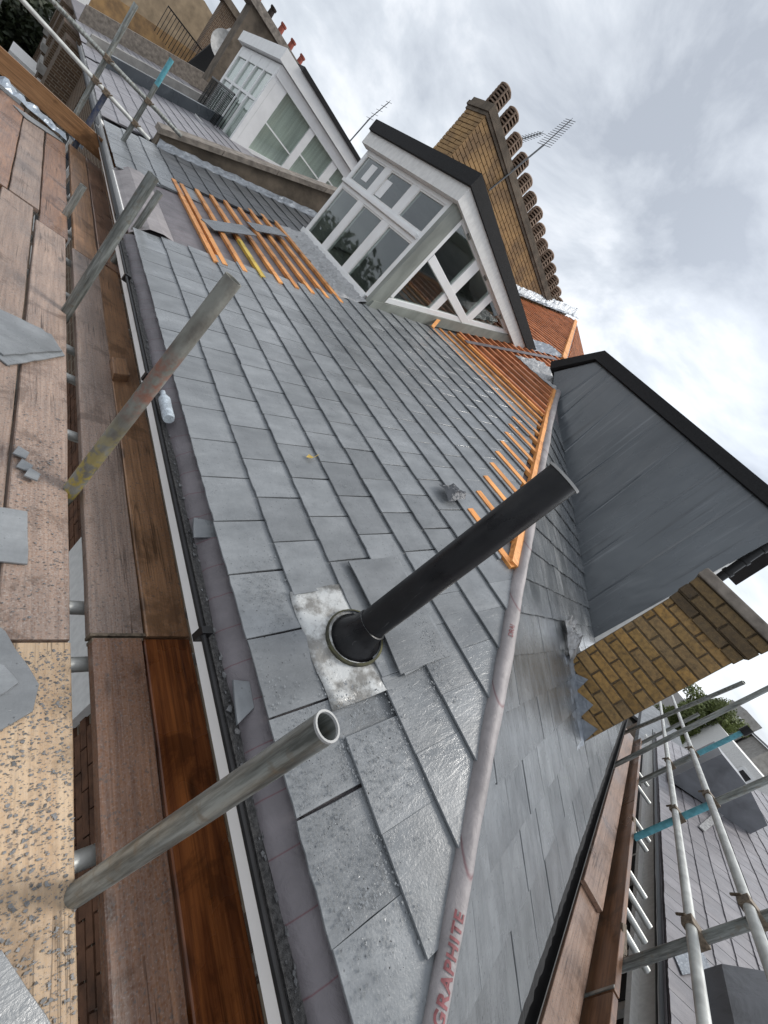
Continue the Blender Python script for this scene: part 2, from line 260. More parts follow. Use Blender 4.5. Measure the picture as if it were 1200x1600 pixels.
# ------------------------------------------------------------------ mesh helpers
class MB:
    def __init__(s): s.v = []; s.f = []; s.sm = False
    def add(s, vs_, fs):
        k = len(s.v); s.v += [tuple(x) for x in vs_]; s.f += [tuple(i + k for i in f) for f in fs]; return s
    def box(s, x0, x1, y0, y1, z0, z1):
        return s.add([(x0, y0, z0), (x1, y0, z0), (x1, y1, z0), (x0, y1, z0), (x0, y0, z1), (x1, y0, z1), (x1, y1, z1), (x0, y1, z1)],
                     [(3, 2, 1, 0), (4, 5, 6, 7), (0, 1, 5, 4), (1, 2, 6, 5), (2, 3, 7, 6), (3, 0, 4, 7)])
    def fbox(s, F, u0, u1, v0, v1, n0, n1):
        o, u, v, n = F; P = lambda a, b, c: o + u * a + v * b + n * c
        return s.add([P(u0, v0, n0), P(u1, v0, n0), P(u1, v1, n0), P(u0, v1, n0), P(u0, v0, n1), P(u1, v0, n1), P(u1, v1, n1), P(u0, v1, n1)],
                     [(3, 2, 1, 0), (4, 5, 6, 7), (0, 1, 5, 4), (1, 2, 6, 5), (2, 3, 7, 6), (3, 0, 4, 7)])
    def bar(s, p, q, w, h, up=(0, 0, 1)):   # beam from p to q
        p, q = Vector(p), Vector(q); d = (q - p).normalized(); up = Vector(up); sd_ = d.cross(up).normalized(); up = sd_.cross(d)
        vs_ = []
        for e_ in (p, q):
            for a, b in ((-1, -1), (1, -1), (1, 1), (-1, 1)): vs_.append(e_ + sd_ * a * w / 2 + up * b * h / 2)
        return s.add(vs_, [(3, 2, 1, 0), (4, 5, 6, 7), (0, 1, 5, 4), (1, 2, 6, 5), (2, 3, 7, 6), (3, 0, 4, 7)])
    def prism(s, poly, vec):
        poly = [Vector(p) for p in poly]; vec = Vector(vec); n = len(poly)
        return s.add(poly + [p + vec for p in poly], [tuple(range(n))[::-1], tuple(range(n, 2 * n))] + [(i, (i + 1) % n, n + (i + 1) % n, n + i) for i in range(n)])
    def sheet(s, poly): return s.add(poly, [tuple(range(len(poly)))])
    def tube(s, p, q, r, n=14, r2=None, hollow=0.0, caps=True):
        p, q = Vector(p), Vector(q); d = (q - p).normalized(); a = d.orthogonal().normalized(); b = d.cross(a); r2 = r2 if r2 is not None else r
        c = [a * math.cos(2 * math.pi * i / n) + b * math.sin(2 * math.pi * i / n) for i in range(n)]
        vs_ = [p + x * r for x in c] + [q + x * r2 for x in c]; fs = [(i, (i + 1) % n, n + (i + 1) % n, n + i) for i in range(n)]
        if hollow:
            dep = min((q - p).length * 0.9, 0.25)
            vs_ += [q + x * hollow for x in c] + [q - d * dep + x * hollow for x in c]
            fs += [(n + i, n + (i + 1) % n, 2 * n + (i + 1) % n, 2 * n + i) for i in range(n)] + [(2 * n + i, 2 * n + (i + 1) % n, 3 * n + (i + 1) % n, 3 * n + i) for i in range(n)]
            fs += [tuple(range(n))[::-1], tuple(range(3 * n, 4 * n))]
        elif caps: fs += [tuple(range(n))[::-1], tuple(range(n, 2 * n))]
        return s.add(vs_, fs)
    def lathe(s, p, d, prof, n=20):
        p = Vector(p); d = Vector(d).normalized(); a = d.orthogonal().normalized(); b = d.cross(a); vs_ = []; fs = []
        for h, r in prof:
            for i in range(n): t = 2 * math.pi * i / n; vs_.append(p + d * h + (a * math.cos(t) + b * math.sin(t)) * r)
        for k in range(len(prof) - 1):
            for i in range(n): fs.append((k * n + i, k * n + (i + 1) % n, (k + 1) * n + (i + 1) % n, (k + 1) * n + i))
        return s.add(vs_, fs)
    def mesh(s, name, off=Vector((0, 0, 0))):
        me = bpy.data.meshes.new(name); me.from_pydata([tuple(Vector(v) - off) for v in s.v], [], s.f); me.validate()
        bm = bmesh.new(); bm.from_mesh(me); bmesh.ops.recalc_face_normals(bm, faces=bm.faces); bm.to_mesh(me); bm.free(); return me

def put(o, parent=None, loc=None):
    C.objects.link(o)
    if loc is not None: o.location = loc
    if parent:
        o.parent = parent; o.matrix_parent_inverse = WM(parent).inverted()
    return o
def WM(o): return Matrix.LocRotScale(o.location, o.rotation_euler, o.scale)
def shade(me, ang=40):
    me.polygons.foreach_set('use_smooth', [True] * len(me.polygons))
    try: me.set_sharp_from_angle(angle=R(ang))
    except Exception: pass
def obj(name, mb, mat, parent=None, label=None, cat=None, group=None, kind=None, smooth=False, bevel=0, origin=None):
    vs_ = mb.v; lo = [min(v[i] for v in vs_) for i in range(3)]; hi = [max(v[i] for v in vs_) for i in range(3)]
    off = Vector(origin) if origin is not None else Vector(((lo[0] + hi[0]) / 2, (lo[1] + hi[1]) / 2, lo[2]))
    me = mb.mesh(name, off); me.materials.append(M[mat]); o = bpy.data.objects.new(name, me); put(o, parent, off)
    if smooth: shade(me)
    if bevel:
        b = o.modifiers.new('bevel', 'BEVEL'); b.width = bevel; b.segments = 2; b.limit_method = 'ANGLE'; b.angle_limit = R(50)
    tag(o, label, cat, group, kind); return o
def tag(o, label=None, cat=None, group=None, kind=None):
    if label: o['label'] = label
    if cat: o['category'] = cat
    if group: o['group'] = group
    if kind: o['kind'] = kind
    return o
def thing(name, loc, label, cat, group=None):
    o = bpy.data.objects.new(name, None); o.empty_display_size = 0.1; put(o, None, loc); return tag(o, label, cat, group)
V = Vector

# ------------------------------------------------------------------ roof planes of the corner building
X0, YC, Z0, TA, TB, HS = 0.90428, -0.5291, -0.962, 0.47698, 0.58381, 0.817
AL, BE = math.atan(TA), math.atan(TB); XK = 4.5; YK = YC + (XK - X0) * HS
def zA(x): return Z0 + (x - X0) * TA if x < XK else Z0 + (XK - X0) * TA + (x - XK) * 0.53
def zB(y): return Z0 + (y - YC) * TB if y < YK else Z0 + (YK - YC) * TB + (y - YK) * 0.53 / HS
def hipY(x): return YC + (x - X0) * HS
def hipX(y): return X0 + (y - YC) / HS
FA = (V((X0, 0, Z0)), V((math.cos(AL), 0, math.sin(AL))), V((0, 1, 0)), V((-math.sin(AL), 0, math.cos(AL))))   # u up slope, v along eave
FB = (V((0, YC, Z0)), V((0, math.cos(BE), math.sin(BE))), V((1, 0, 0)), V((0, -math.sin(BE), math.cos(BE))))
def PA(s_, y, n=0): return FA[0] + FA[1] * s_ + FA[2] * y + FA[3] * n
def PB(s_, x, n=0): return FB[0] + FB[1] * s_ + FB[2] * x + FB[3] * n
CA, CB = math.cos(AL), math.cos(BE)

# ================================================================== SETTING
obj('street_ground', MB().box(-300, 400, -300, 400, -11.3, -11.0), 'street', kind='structure', label='dark asphalt street far below the roofs', origin=(0, 0, -11))
obj('pavement', MB().box(-3.6, 1.3, -6, 90, -11.0, -10.88), 'concrete', kind='structure', label='pale pavement along the foot of the terrace')

# ================================================================== CORNER HOUSE
house = thing('corner_house', (3, 3, -11), 'brick corner house with its two slopes being re-roofed in new wet grey slate', 'house')
wl = MB(); wl.box(1.32, 1.6, -0.1, 8.2, -11, -1.36); wl.box(1.32, 12, -0.50, -0.3, -11, -1.25)
obj('wall', wl, 'wall_brick', house, origin=(0, 0, -11))
# near bricks of the wall seen through the gap in the deck
bk = MB()
for r_ in range(14):
    z = -3.35 + r_ * 0.075
    for c_ in range(24):
        y = -0.6 + c_ * 0.225 + (0.1125 if r_ % 2 else 0)
        if 1.12 < y + 0.1 < 2.52 and z > -3.3: continue
        j = random.uniform(0, 0.006); bk.box(1.30 - j, 1.325, y + 0.005, y + 0.22, z + 0.005, z + 0.07)
obj('brickwork', bk, 'brick_r', house, kind='stuff')
wf = obj('window', MB().box(1.24, 1.31, 1.15, 2.45, -3.3, -2.55), 'white_d', house)
obj('sill', MB().box(1.12, 1.24, 1.1, 2.5, -3.36, -3.28), 'white_d', wf)
obj('soffit', MB().box(0.885, 1.318, -0.55, 4.22, -1.135, -1.12), 'white_d', house)
fas = MB(); fas.box(0.843, 0.872, -0.75, 4.25, -1.13, -1.085)
obj('fascia', fas, 'white', house)
fb = MB(); fb.box(0.885, 0.905, 4.4, 8.2, -1.13, -0.99); obj('fascia', fb, 'white_d', house)
def gutter(name, p, q, side, parent, r=0.055, mat='black', n=10, jag=0.0):
    p, q = V(p), V(q); d = (q - p).normalized(); sd_ = V(side).normalized(); up = V((0, 0, 1)); L_ = (q - p).length; seg = max(2, int(L_ / 0.12)); mb = MB(); rows = []
    for k in range(seg + 1):
        c = p + d * (L_ * k / seg); jz = random.uniform(-jag, jag); ring = []
        for rr, dirn in ((r, 1), (r - 0.004, -1)):
            for i in range(n + 1):
                t = math.pi * i / n; t = t if dirn == 1 else math.pi - t
                ring.append(c + sd_ * math.cos(t) * rr - up * (math.sin(t) * rr) + (up * jz if i == (0 if dirn == 1 else n) else V((0, 0, 0))))
        rows.append(ring)
    m = len(rows[0]); vs_ = [v for r2 in rows for v in r2]; fs = []
    for k in range(seg):
        for i in range(m): fs.append((k * m + i, k * m + (i + 1) % m, (k + 1) * m + (i + 1) % m, (k + 1) * m + i))
    mb.add(vs_, fs); return obj(name, mb, mat, parent, smooth=True)
g = gutter('gutter', (0.862, -0.85, -1.022), (0.862, 4.2, -1.022), (1, 0, 0), house, jag=0.003)
obj('gutter_lip', MB().tube((0.803, -0.85, -1.022), (0.803, 4.2, -1.022), 0.0085, 8), 'black', g, smooth=True)
for y in (0.62, 2.1, 3.3): obj('gutter_clip', MB().box(0.792, 0.83, y, y + 0.025, -1.06, -1.008), 'black', g)
obj('gutter_grit', MB().box(0.835, 0.895, -0.8, 4.1, -1.055, -1.04), 'grit', house, kind='stuff')
g2 = gutter('gutter', (0.865, 4.5, -1.0), (0.865, 8.1, -1.0), (1, 0, 0), house, jag=0.006)
g3 = gutter('gutter', (0.95, -0.748, -1.105), (8.6, -0.748, -1.095), (0, 1, 0), house, r=0.05, jag=0.005)
obj('gutter_lining', MB().box(0.95, 8.5, -0.775, -0.72, -1.15, -1.14).prism([(0.95, -0.705, -1.06), (0.95, -0.62, -1.045), (0.95, -0.62, -1.06), (0.95, -0.705, -1.13)], (7.6, 0, 0)), 'felt', house)

tj = MB(); rnj = random.Random(4); xs_ = [0.95 + i * 0.035 for i in range(215)]
for x in xs_: tj.v += [(x, -0.745 + rnj.uniform(-.004, .004), -1.088), (x, -0.662 + rnj.choice((0, 0, 0, 0.006, 0.018, -0.01)) + rnj.uniform(-.005, .005), -1.028 + rnj.uniform(0, .006))]
for i in range(len(xs_) - 1): tj.f.append((2 * i, 2 * i + 1, 2 * i + 3, 2 * i + 2))
tjo = obj('torn_felt', tj, 'felt', house); q_ = tjo.modifiers.new('s', 'SOLIDIFY'); q_.thickness = 0.003
# roof slopes (underlay covered decks) ---------------------------------------------
slA = MB(); o_ = -0.012
def qa(x, y, n=o_): return V((x, y, zA(x) + n))
slA.add([qa(X0 + 0.03, YC + 0.03), qa(X0 + 0.03, 8.2), qa(3.0, 8.2), qa(3.0, hipY(3.0))], [(0, 1, 2, 3)])
slA.add([qa(3.0, hipY(3.0)), qa(3.0, 4.28), qa(XK, 4.4), qa(XK, YK)], [(0, 1, 2, 3)])
slA.add([qa(XK, YK), qa(XK, 4.4), qa(5.9, 4.6), qa(5.9, hipY(5.9))], [(0, 1, 2, 3)])
slA.add([qa(5.9, hipY(5.9)), qa(5.9, 8.2), qa(11.5, 8.2), qa(11.5, hipY(11.5))], [(0, 1, 2, 3)])
slA.add([qa(3.0, 6.5), qa(3.0, 8.2), qa(XK, 8.2), qa(XK, 6.5)], [(0, 1, 2, 3)])
slA.add([qa(XK, 6.5), qa(XK, 8.2), qa(5.9, 8.2), qa(5.9, 6.5)], [(0, 1, 2, 3)])
roofA = obj('roof_slope', slA, 'under', house, label='slope above the left eave with new slates, bare battens and underlay', origin=(0, 0, 0))
def qb(x, y, n=o_): return V((x, y, zB(y) + n))
slB = MB()
slB.add([qb(hipX(-0.66), -0.66), qb(14, -0.66), qb(14, YK), qb(XK, YK)], [(0, 1, 2, 3)])
slB.add([qb(XK, YK), qb(14, YK), qb(14, 8.0), qb(hipX(8.0), 8.0)], [(0, 1, 2, 3)])
roofB = obj('roof_slope', slB, 'under', house, label='right slope running down behind the vent pipe to the scaffold', origin=(0, 0, 0))

# slates ---------------------------------------------------------------------------
def clip(poly, a, b, c):       # keep a*u+b*v+c >= 0
    o = []
    for i in range(len(poly)):
        p, q = poly[i], poly[(i + 1) % len(poly)]; dp, dq = a * p[0] + b * p[1] + c, a * q[0] + b * q[1] + c
        if dp >= 0: o.append(p)
        if dp * dq < 0: t = dp / (dp - dq); o.append((p[0] + (q[0] - p[0]) * t, p[1] + (q[1] - p[1]) * t))
    return o
def area(p): return abs(sum(p[i][0] * p[(i + 1) % len(p)][1] - p[(i + 1) % len(p)][0] * p[i][1] for i in range(len(p)))) / 2
def outline(L_, W_, rnd, jit=0.0022):
    p = [(0, 0)]
    for k in range(1, 7): p.append((rnd.uniform(-jit, jit * 0.6), W_ * k / 7))
    p.append((0, W_))
    for k in range(1, 4): p.append((L_ * k / 4, W_ - rnd.uniform(0, jit * 0.8)))
    p += [(L_, W_), (L_, 0)]
    for k in range(3, 0, -1): p.append((L_ * k / 4, rnd.uniform(0, jit * 0.8)))
    return p
def slate_mb(poly, T, ch=0.0014):
    cx = sum(p[0] for p in poly) / len(poly); cy = sum(p[1] for p in poly) / len(poly); n = len(poly); mb = MB()
    def ins(p): d = math.hypot(p[0] - cx, p[1] - cy) or 1; return (p[0] + (cx - p[0]) / d * ch, p[1] + (cy - p[1]) / d * ch)
    vs_ = [(p[0], p[1], 0) for p in poly] + [(p[0], p[1], T - ch) for p in poly] + [(*ins(p), T) for p in poly]
    fs = [tuple(range(n))[::-1], tuple(range(2 * n, 3 * n))]
    for k in (0, 1): fs += [(k * n + i, k * n + (i + 1) % n, (k + 1) * n + (i + 1) % n, (k + 1) * n + i) for i in range(n)]
    return mb.add(vs_, fs)
T_, G_, W_, SL = 0.0085, 0.2035, 0.254, 0.43
rnd = random.Random(3)
VAR = [slate_mb(outline(SL, W_ - 0.005, rnd, 0.0028), T_) for _ in range(10)]
VM = {}
def flipmb(src):
    m = MB(); m.v = [(a, -b, c) for a, b, c in src.v]; m.f = src.f; return m
def slate_obj(poly, vi, mat, ud, vd, nd, pos, parent):
    fl_ = ud.cross(vd).dot(nd) < 0
    if poly is None: me = vmesh(vi, mat, fl_)
    else:
        q = slate_mb(poly, T_); me = (flipmb(q) if fl_ else q).mesh('slate'); me.materials.append(M[mat])
    o = bpy.data.objects.new('slate', me); o.rotation_euler = Matrix((ud, -vd if fl_ else vd, nd)).transposed().to_euler()
    return put(o, parent, pos)
def vmesh(i, m_, fl_=False):
    mat = m_; key = (i, mat, fl_)
    if key not in VM:
        me = (flipmb(VAR[i]) if fl_ else VAR[i]).mesh('slate'); me.materials.append(M[mat]); VM[key] = me
    return VM[key]
slates = []      # (priority, build fn)
def lay(F, rows, g0, v0, vmin, vmax, mat, bondfn, clips=lambda s_: [], umax=99, jit=1.0, wide_hip=None, skip=None):
    tilt = math.atan((T_ + 0.0042) / G_)
    for r_ in range(rows):
        s0 = g0 + r_ * G_; off = v0 + (W_ / 2 if bondfn(r_) else 0)
        k0 = math.floor((vmin - off) / W_) - 1; k1 = math.ceil((vmax - off) / W_) + 1
        for k in range(k0, k1):
            v = off + k * W_
            L_ = min(SL, umax - s0)
            if L_ < 0.08: continue
            cl = clips(s0); full = [(0, 0), (0, W_), (L_, W_), (L_, 0)]; poly = [(a, b) for a, b in full]
            for (a, b, c) in cl: poly = clip(poly, a, b, c + a * s0 + b * v) if poly else poly
            lo, hi = vmin - v, vmax - v
            if lo > 0: poly = clip(poly, 0, 1, -lo) if poly else poly
            if hi < W_: poly = clip(poly, 0, -1, hi) if poly else poly
            if len(poly) < 3 or area(poly) < 0.006: continue
            cut = area(poly) < area(full) - 1e-5 or L_ < SL
            if skip and skip(s0, v): continue
            jn = random.uniform(0, 0.0022) * jit; jr = R(random.gauss(0, 0.25)) * jit; ju = random.gauss(0, 0.0012) * jit
            pos = F[0] + F[1] * (s0 + ju) + F[2] * v + F[3] * (T_ + 0.0075 + jn)
            u2 = (F[1] * math.cos(tilt) - F[3] * math.sin(tilt)); n2 = (F[3] * math.cos(tilt) + F[1] * math.sin(tilt))
            ud = (u2 * math.cos(jr) + F[2] * math.sin(jr)); vd = (F[2] * math.cos(jr) - u2 * math.sin(jr))
            slates.append((pos, ud, vd, n2, poly if cut else None, random.randrange(10), mat))
def mk(mats, parent, lim, stuffmat):
    pass
hv = lambda mar: (-(HS * CA), 1.0, -(YC + mar))           # v >= YC + HS*CA*s + mar
lay(FA, 17, -0.004, 0.052, -0.6, 4.235, 'slate', lambda r_: r_ % 2 == 1,
    clips=lambda s0: [hv(0.0 if s0 < 1.35 else 0.16)], skip=lambda s0, v: 0.19 < s0 < 0.22 and 0.29 < v + 0.127 < 0.68)
hb = (-(CB / HS), 1.0, -(X0 - 0.02))                     # x >= hipX(y)
lay(FB, 1, -0.160, 0.35, 0.7, 8.4, 'slateB', lambda r_: 0, clips=lambda s0: [hb], jit=1.5)
lay(FB, 17, 0.058, 0.35 + 0.07, 0.7, 8.4, 'slateB', lambda r_: r_ % 2 == 0, clips=lambda s0: [hb],
    skip=lambda s0, v: (v > 5.2 and s0 > 0.95) or (v > 3.5 and s0 < 0.8 and v < 4.0 and 0.24 < s0 < 0.7 and False), jit=1.5)
camp = V((0, 0, 0)); fw = V((AX.z, AY.z, AZ.z)); rt = V((AX.x, AY.x, AZ.x)); dn = V((AX.y, AY.y, AZ.y))
def score(s):
    c = s[0] + s[1] * 0.1 + s[2] * 0.127; d = c.length; zf = c.dot(fw)
    if zf < 0.05: return -1
    px, py = c.dot(rt) / zf, c.dot(dn) / zf
    if abs(px) > 1.15 or abs(py) > 1.5: return -1 / d
    return abs(s[3].dot(c)) / d ** 3 * (area(s[4]) if s[4] else 0.1)
slates.sort(key=score, reverse=True)
rest = {'slate': MB(), 'slateB': MB()}
for i, (pos, ud, vd, nd, poly, vi, mat) in enumerate(slates):
    if i < 300:
        slate_obj(poly, vi, mat, ud, vd, nd, pos, roofA if mat == 'slate' else roofB)
    else:
        src = VAR[vi] if poly is None else slate_mb(poly, T_)
        rest[mat].add([pos + ud * a + vd * b + nd * c for a, b, c in src.v], src.f)
for k_, pr in (('slate', roofA), ('slateB', roofB)):
    if rest[k_].v: obj('slate', rest[k_], k_, pr, kind='stuff')

# old slating beyond the bare battens
def slate_field(F, s0, rows, v0, v1, mat, parent, kind='stuff', umax=99, jit=1.5, g=G_, w=W_, lim=0, clips=None, name='slate'):
    global slates
    keep = slates; slates = []
    lay(F, rows, s0, v0 + 0.05, v0, v1, mat, lambda r_: r_ % 2 == 1, umax=umax, jit=jit, clips=clips or (lambda s_: []))
    lst = slates; slates = keep; lst.sort(key=score, reverse=True); mb = MB()
    for i, (pos, ud, vd, nd, poly, vi, mt) in enumerate(lst):
        if i < lim:
            slate_obj(poly, vi, mt, ud, vd, nd, pos, parent)
        else:
            src = VAR[vi] if poly is None else slate_mb(poly, T_)
            mb.add([pos + ud * a + vd * b + nd * c for a, b, c in src.v], src.f)
    if mb.v: obj(name, mb, mat, parent, kind='stuff')
slate_field(FA, 0.62, 12, 6.45, 8.2, 'slate_old', roofA, umax=3.2)
slate_field(FA, -0.004, 3, 6.0, 8.2, 'slate', roofA)
# smooth apron at the bare eave
ap = MB(); prof = [(-0.03, -0.03), (0.02, 0.0), (0.12, 0.045), (0.22, 0.04), (0.30, 0.012)]
for k in range(len(prof) - 1):
    a, b = prof[k], prof[k + 1]; ap.add([PA(a[0], 4.25, a[1]), PA(a[0], 6.1, a[1]), PA(b[0], 6.1, b[1]), PA(b[0], 4.25, b[1])], [(0, 1, 2, 3)])
obj('apron', ap, 'underx', roofA, smooth=True)
# battens
def batten(F_, s_, v0, v1, mat='batten', h=0.022, w=0.038, parent=None, zfun=None, n0=0.0):
    o, u, v, n = F_; mb = MB(); P = lambda a, b, c: o + u * a + v * b + n * c
    return obj('batten', mb.fbox((o, u, v, n), s_ - w / 2, s_ + w / 2, v0, v1, n0 - 0.005, n0 + h), mat, parent or roofA)
for i, s_ in enumerate((0.60, 0.675, 0.85, 1.02, 1.19, 1.36, 1.53, 1.70, 1.87)):
    batten(FA, s_, 4.05 if i != 3 else 5.0, 6.45 + random.uniform(-.05, .05) + (0.1 if s_ > 1.5 else 0), 'batten', h=0.028, w=0.044)
batten(FA, 1.02, 4.05, 4.98, 'batten_y', h=0.028, w=0.044)
k = 0; s_ = 3.30
while s_ < 3.9:
    batten(FA, s_, YC + HS * CA * s_ + 0.10, 4.15 + (s_ - 2.3) * 0.1, 'batten', h=0.024, w=0.038); s_ += 0.19
FK = (V((XK, 0, zA(XK))), V((1, 0, 0.53)).normalized(), V((0, 1, 0)), V((-0.53, 0, 1)).normalized())
cosk = FK[1].x; s2 = -0.02
while XK + s2 * cosk < 11.2:
    x = XK + s2 * cosk; y0 = hipY(x) + 0.07
    y1 = 4.28 + (x - 2.97) * 0.115 if x < 5.85 else 8.2
    if y1 - y0 > 0.1: batten(FK, s2, y0, y1, 'batten_red', h=0.032, w=0.04)
    s2 += 0.18
FBK = (V((0, YK, zB(YK))), V((0, 1, 0.53 / HS)).normalized(), V((1, 0, 0)), V((0, -0.53 / HS, 1)).normalized())
s2 = 1.9
while YK + s2 * FBK[1].y < 7.6:
    y = YK + s2 * FBK[1].y; batten(FBK, s2, hipX(y) + 0.07, hipX(y) + 2.4, 'batten_red', parent=roofB); s2 += 0.2035
# battens under the clipped tips by the hip
for r_ in range(6, 18):
    s_ = -0.004 + r_ * G_ + 0.26
    if s_ < 3.28: y = YC + HS * CA * s_; batten(FA, s_, y + 0.06, y + 0.5, 'batten', h=0.03, w=0.045)
# strip of underlay lying along the dormer foot
st = MB(); st.prism([V((4.35, 4.02, zA(4.35) + 0.03)), V((6.5, 4.26, zA(6.5) + 0.045)), V((6.5, 4.36, zA(6.5) + 0.045)), V((4.35, 4.10, zA(4.35) + 0.03))], (0, 0, 0.006)); obj('underlay_strip', st, 'under', roofA)
# hip batten, hip roll
def HP(a, dn_=0.0, up=0.0):
    x = X0 + a; return V((x, hipY(x), zA(x) + up))
hd = V((1, HS, TA)).normalized(); perp = V((-HS, 1, 0)).normalized()
hb1 = MB(); pts = [HP(a) + V((-0.0, 0.075, 0.025)) for a in (1.33, 3.596, 5.1)]
hb1.bar(pts[0], pts[1], 0.05, 0.04); hb1.bar(pts[1], pts[2], 0.05, 0.04); obj('hip_batten', hb1, 'batten', roofA)
hb2 = MB(); hb2.bar(HP(5.9) + V((0, 0.1, 0.04)), HP(10.3) + V((0, 0.1, 0.04)), 0.10, 0.05); obj('hip_batten', hb2, 'batten', roofA)
# roll of underlay draped over the hip
rl = MB(); N = 150; nn = 24; rr = 0.041
axis = []
def RW(a):
    k = ((0, .60), (.15, .63), (.6, .84), (1.3, .88), (5, 1.1))
    for (a0, b0), (a1, b1) in zip(k, k[1:]):
        if a <= a1: return b0 + (b1 - b0) * (a - a0) / (a1 - a0)
    return 1.1
for i in range(N + 1):
    a = 0.02 + (4.85 - 0.02) * (i / N) ** 1.3; P = HP(a); P.z += 0.016 + (0.003 * math.sin(a * 9)); axis.append((a, P))
for i, (a, P) in enumerate(axis):
    for j in range(nn):
        t = 2 * math.pi * j / nn; r_ = rr * (1 + 0.045 * math.sin(3 * t + a * 7) + 0.03 * math.sin(a * 31 + 2 * t) + 0.015 * math.sin(a * 83 + 5 * t)) * RW(a)
        up = perp.cross(hd) * -1 if perp.cross(hd).z < 0 else perp.cross(hd)
        rl.v.append(tuple(P + perp * math.cos(t) * r_ + up * math.sin(t) * r_))
for i in range(N):
    for j in range(nn): rl.f.append((i * nn + j, i * nn + (j + 1) % nn, (i + 1) * nn + (j + 1) % nn, (i + 1) * nn + j))
roll = obj('hip_roll', rl, 'underx', roofA, smooth=True, origin=(0, 0, 0))
hup = perp.cross(hd); hup = hup if hup.z > 0 else -hup
def print_on_roll(txt, a0, size, ang0, bold=0.0, spacing=1.0):
    cu = bpy.data.curves.new('text', 'FONT'); cu.body = txt; cu.size = size; cu.offset = bold; cu.space_character = spacing; cu.resolution_u = 3
    o = bpy.data.objects.new('t', cu); C.objects.link(o); dg = bpy.context.evaluated_depsgraph_get(); me = bpy.data.meshes.new_from_object(o.evaluated_get(dg))
    bm = bmesh.new(); bm.from_mesh(me); bmesh.ops.triangulate(bm, faces=bm.faces)
    bmesh.ops.subdivide_edges(bm, edges=bm.edges, cuts=2, use_grid_fill=True)
    for v in bm.verts:
        x, y = v.co.x, v.co.y; a_ = a0 + x * hd.x; r_ = rr * RW(a_) * 1.045 + 0.0006; t = ang0 - y / r_; c = HP(a_); c.z += 0.016 + 0.003 * math.sin(a_ * 9)
        v.co = c + perp * math.cos(t) * r_ + hup * math.sin(t) * r_
    m2 = bpy.data.meshes.new('print'); bm.to_mesh(m2); bm.free(); bpy.data.objects.remove(o)
    m2.materials.append(M['redprint']); o2 = bpy.data.objects.new('lettering', m2); put(o2, roofA)
print_on_roll('GRAPHITE', 0.134, 0.040, R(100), 0.0012, 1.12)
print_on_roll('DRAI', 0.98, 0.034, R(80), 0.0004)

# eave underlay dipping into the gutter
eu = MB(); pr = [(0.93, -0.972), (0.905, -0.985), (0.888, -1.004), (0.873, -1.018), (0.864, -1.040)]; ys = [(-0.75 + i * 0.08) for i in range(63)]
for i, y in enumerate(ys):
    for j, (x, z) in enumerate(pr): eu.v.append((x + 0.004 * math.sin(y * 11 + j) * (j > 0), y, z + 0.003 * math.sin(y * 17 + j * 2) * (j > 0)))
for i in range(len(ys) - 1):
    for j in range(len(pr) - 1): a = i * len(pr) + j; eu.f.append((a, a + 1, a + 1 + len(pr), a + len(pr)))
obj('eave_underlay', eu, 'under', roofA, smooth=True, origin=(0, 0, 0))

# vent pipe -----------------------------------------------------------------------
ls = MB(); n_u, n_v = 8, 10
for i in range(n_u + 1):
    for j in range(n_v + 1):
        u = 0.190 + 0.235 * i / n_u + 0.004 * math.sin(j * 1.3); v = 0.262 + 0.44 * j / n_v
        ls.v.append(tuple(PA(u, v, 0.017 + 0.004 * math.sin(i * 1.1 + j * 0.8) + 0.004 * (j in (0, n_v)))))
for i in range(n_u):
    for j in range(n_v): a = i * (n_v + 1) + j; ls.f.append((a, a + 1, a + n_v + 2, a + n_v + 1))
lso = obj('pipe_flashing', ls, 'lead_w', roofA, smooth=True)
sm = lso.modifiers.new('solid', 'SOLIDIFY'); sm.thickness = 0.004
pb = PA(0.365, 0.473, 0.0); pipe_top = V((1.234, 0.473, 0.115)); pipe_x = V((1.234, 0.473, 0))
pbz = zA(1.234)
coll = MB(); coll.lathe(PA(0.37, 0.473, 0.017), FA[3], [(0.0, 0.112), (0.012, 0.112), (0.016, 0.104)], 28); co = obj('collar', coll, 'moss', lso, smooth=True)
boot = MB(); prof = [(0, 0.098), (0.012, 0.092), (0.03, 0.075), (0.06, 0.064), (0.085, 0.0625), (0.087, 0.058)]
n = 28
for k_, (h, r_) in enumerate(prof):
    t_ = min(1, h / 0.06); d_ = (FA[3] * (1 - t_) + V((0, 0, 1)) * t_).normalized(); a_ = V((0, 1, 0)); b_ = d_.cross(a_).normalized(); c0 = V((1.237, 0.473, pbz + 0.022)) + V((0, 0, h))
    for i in range(n): t = 2 * math.pi * i / n; boot.v.append(tuple(c0 + (a_ * math.cos(t) + b_ * math.sin(t)) * r_))
for k_ in range(len(prof) - 1):
    for i in range(n): boot.f.append((k_ * n + i, k_ * n + (i + 1) % n, (k_ + 1) * n + (i + 1) % n, (k_ + 1) * n + i))
obj('boot', boot, 'blackpipe', lso, smooth=True)
vp = obj('vent_pipe', MB().tube((1.236, 0.473, pbz + 0.03), pipe_top, 0.0565, 32, hollow=0.052), 'blackpipe', roofA, smooth=True)
obj('rim', MB().lathe(pipe_top - V((0, 0, 0.004)), (0, 0, 1), [(0, 0.0570), (0, 0.061), (0.008, 0.061), (0.008, 0.052), (0, 0.052)], 32), 'lightgrey', vp, smooth=True)
obj('clamp_ring', MB().lathe((1.236, 0.473, pbz + 0.104), (0, 0, 1), [(0, 0.0575), (0.0, 0.0600), (0.004, 0.0600), (0.004, 0.0575)], 32), 'galv', vp, smooth=True)

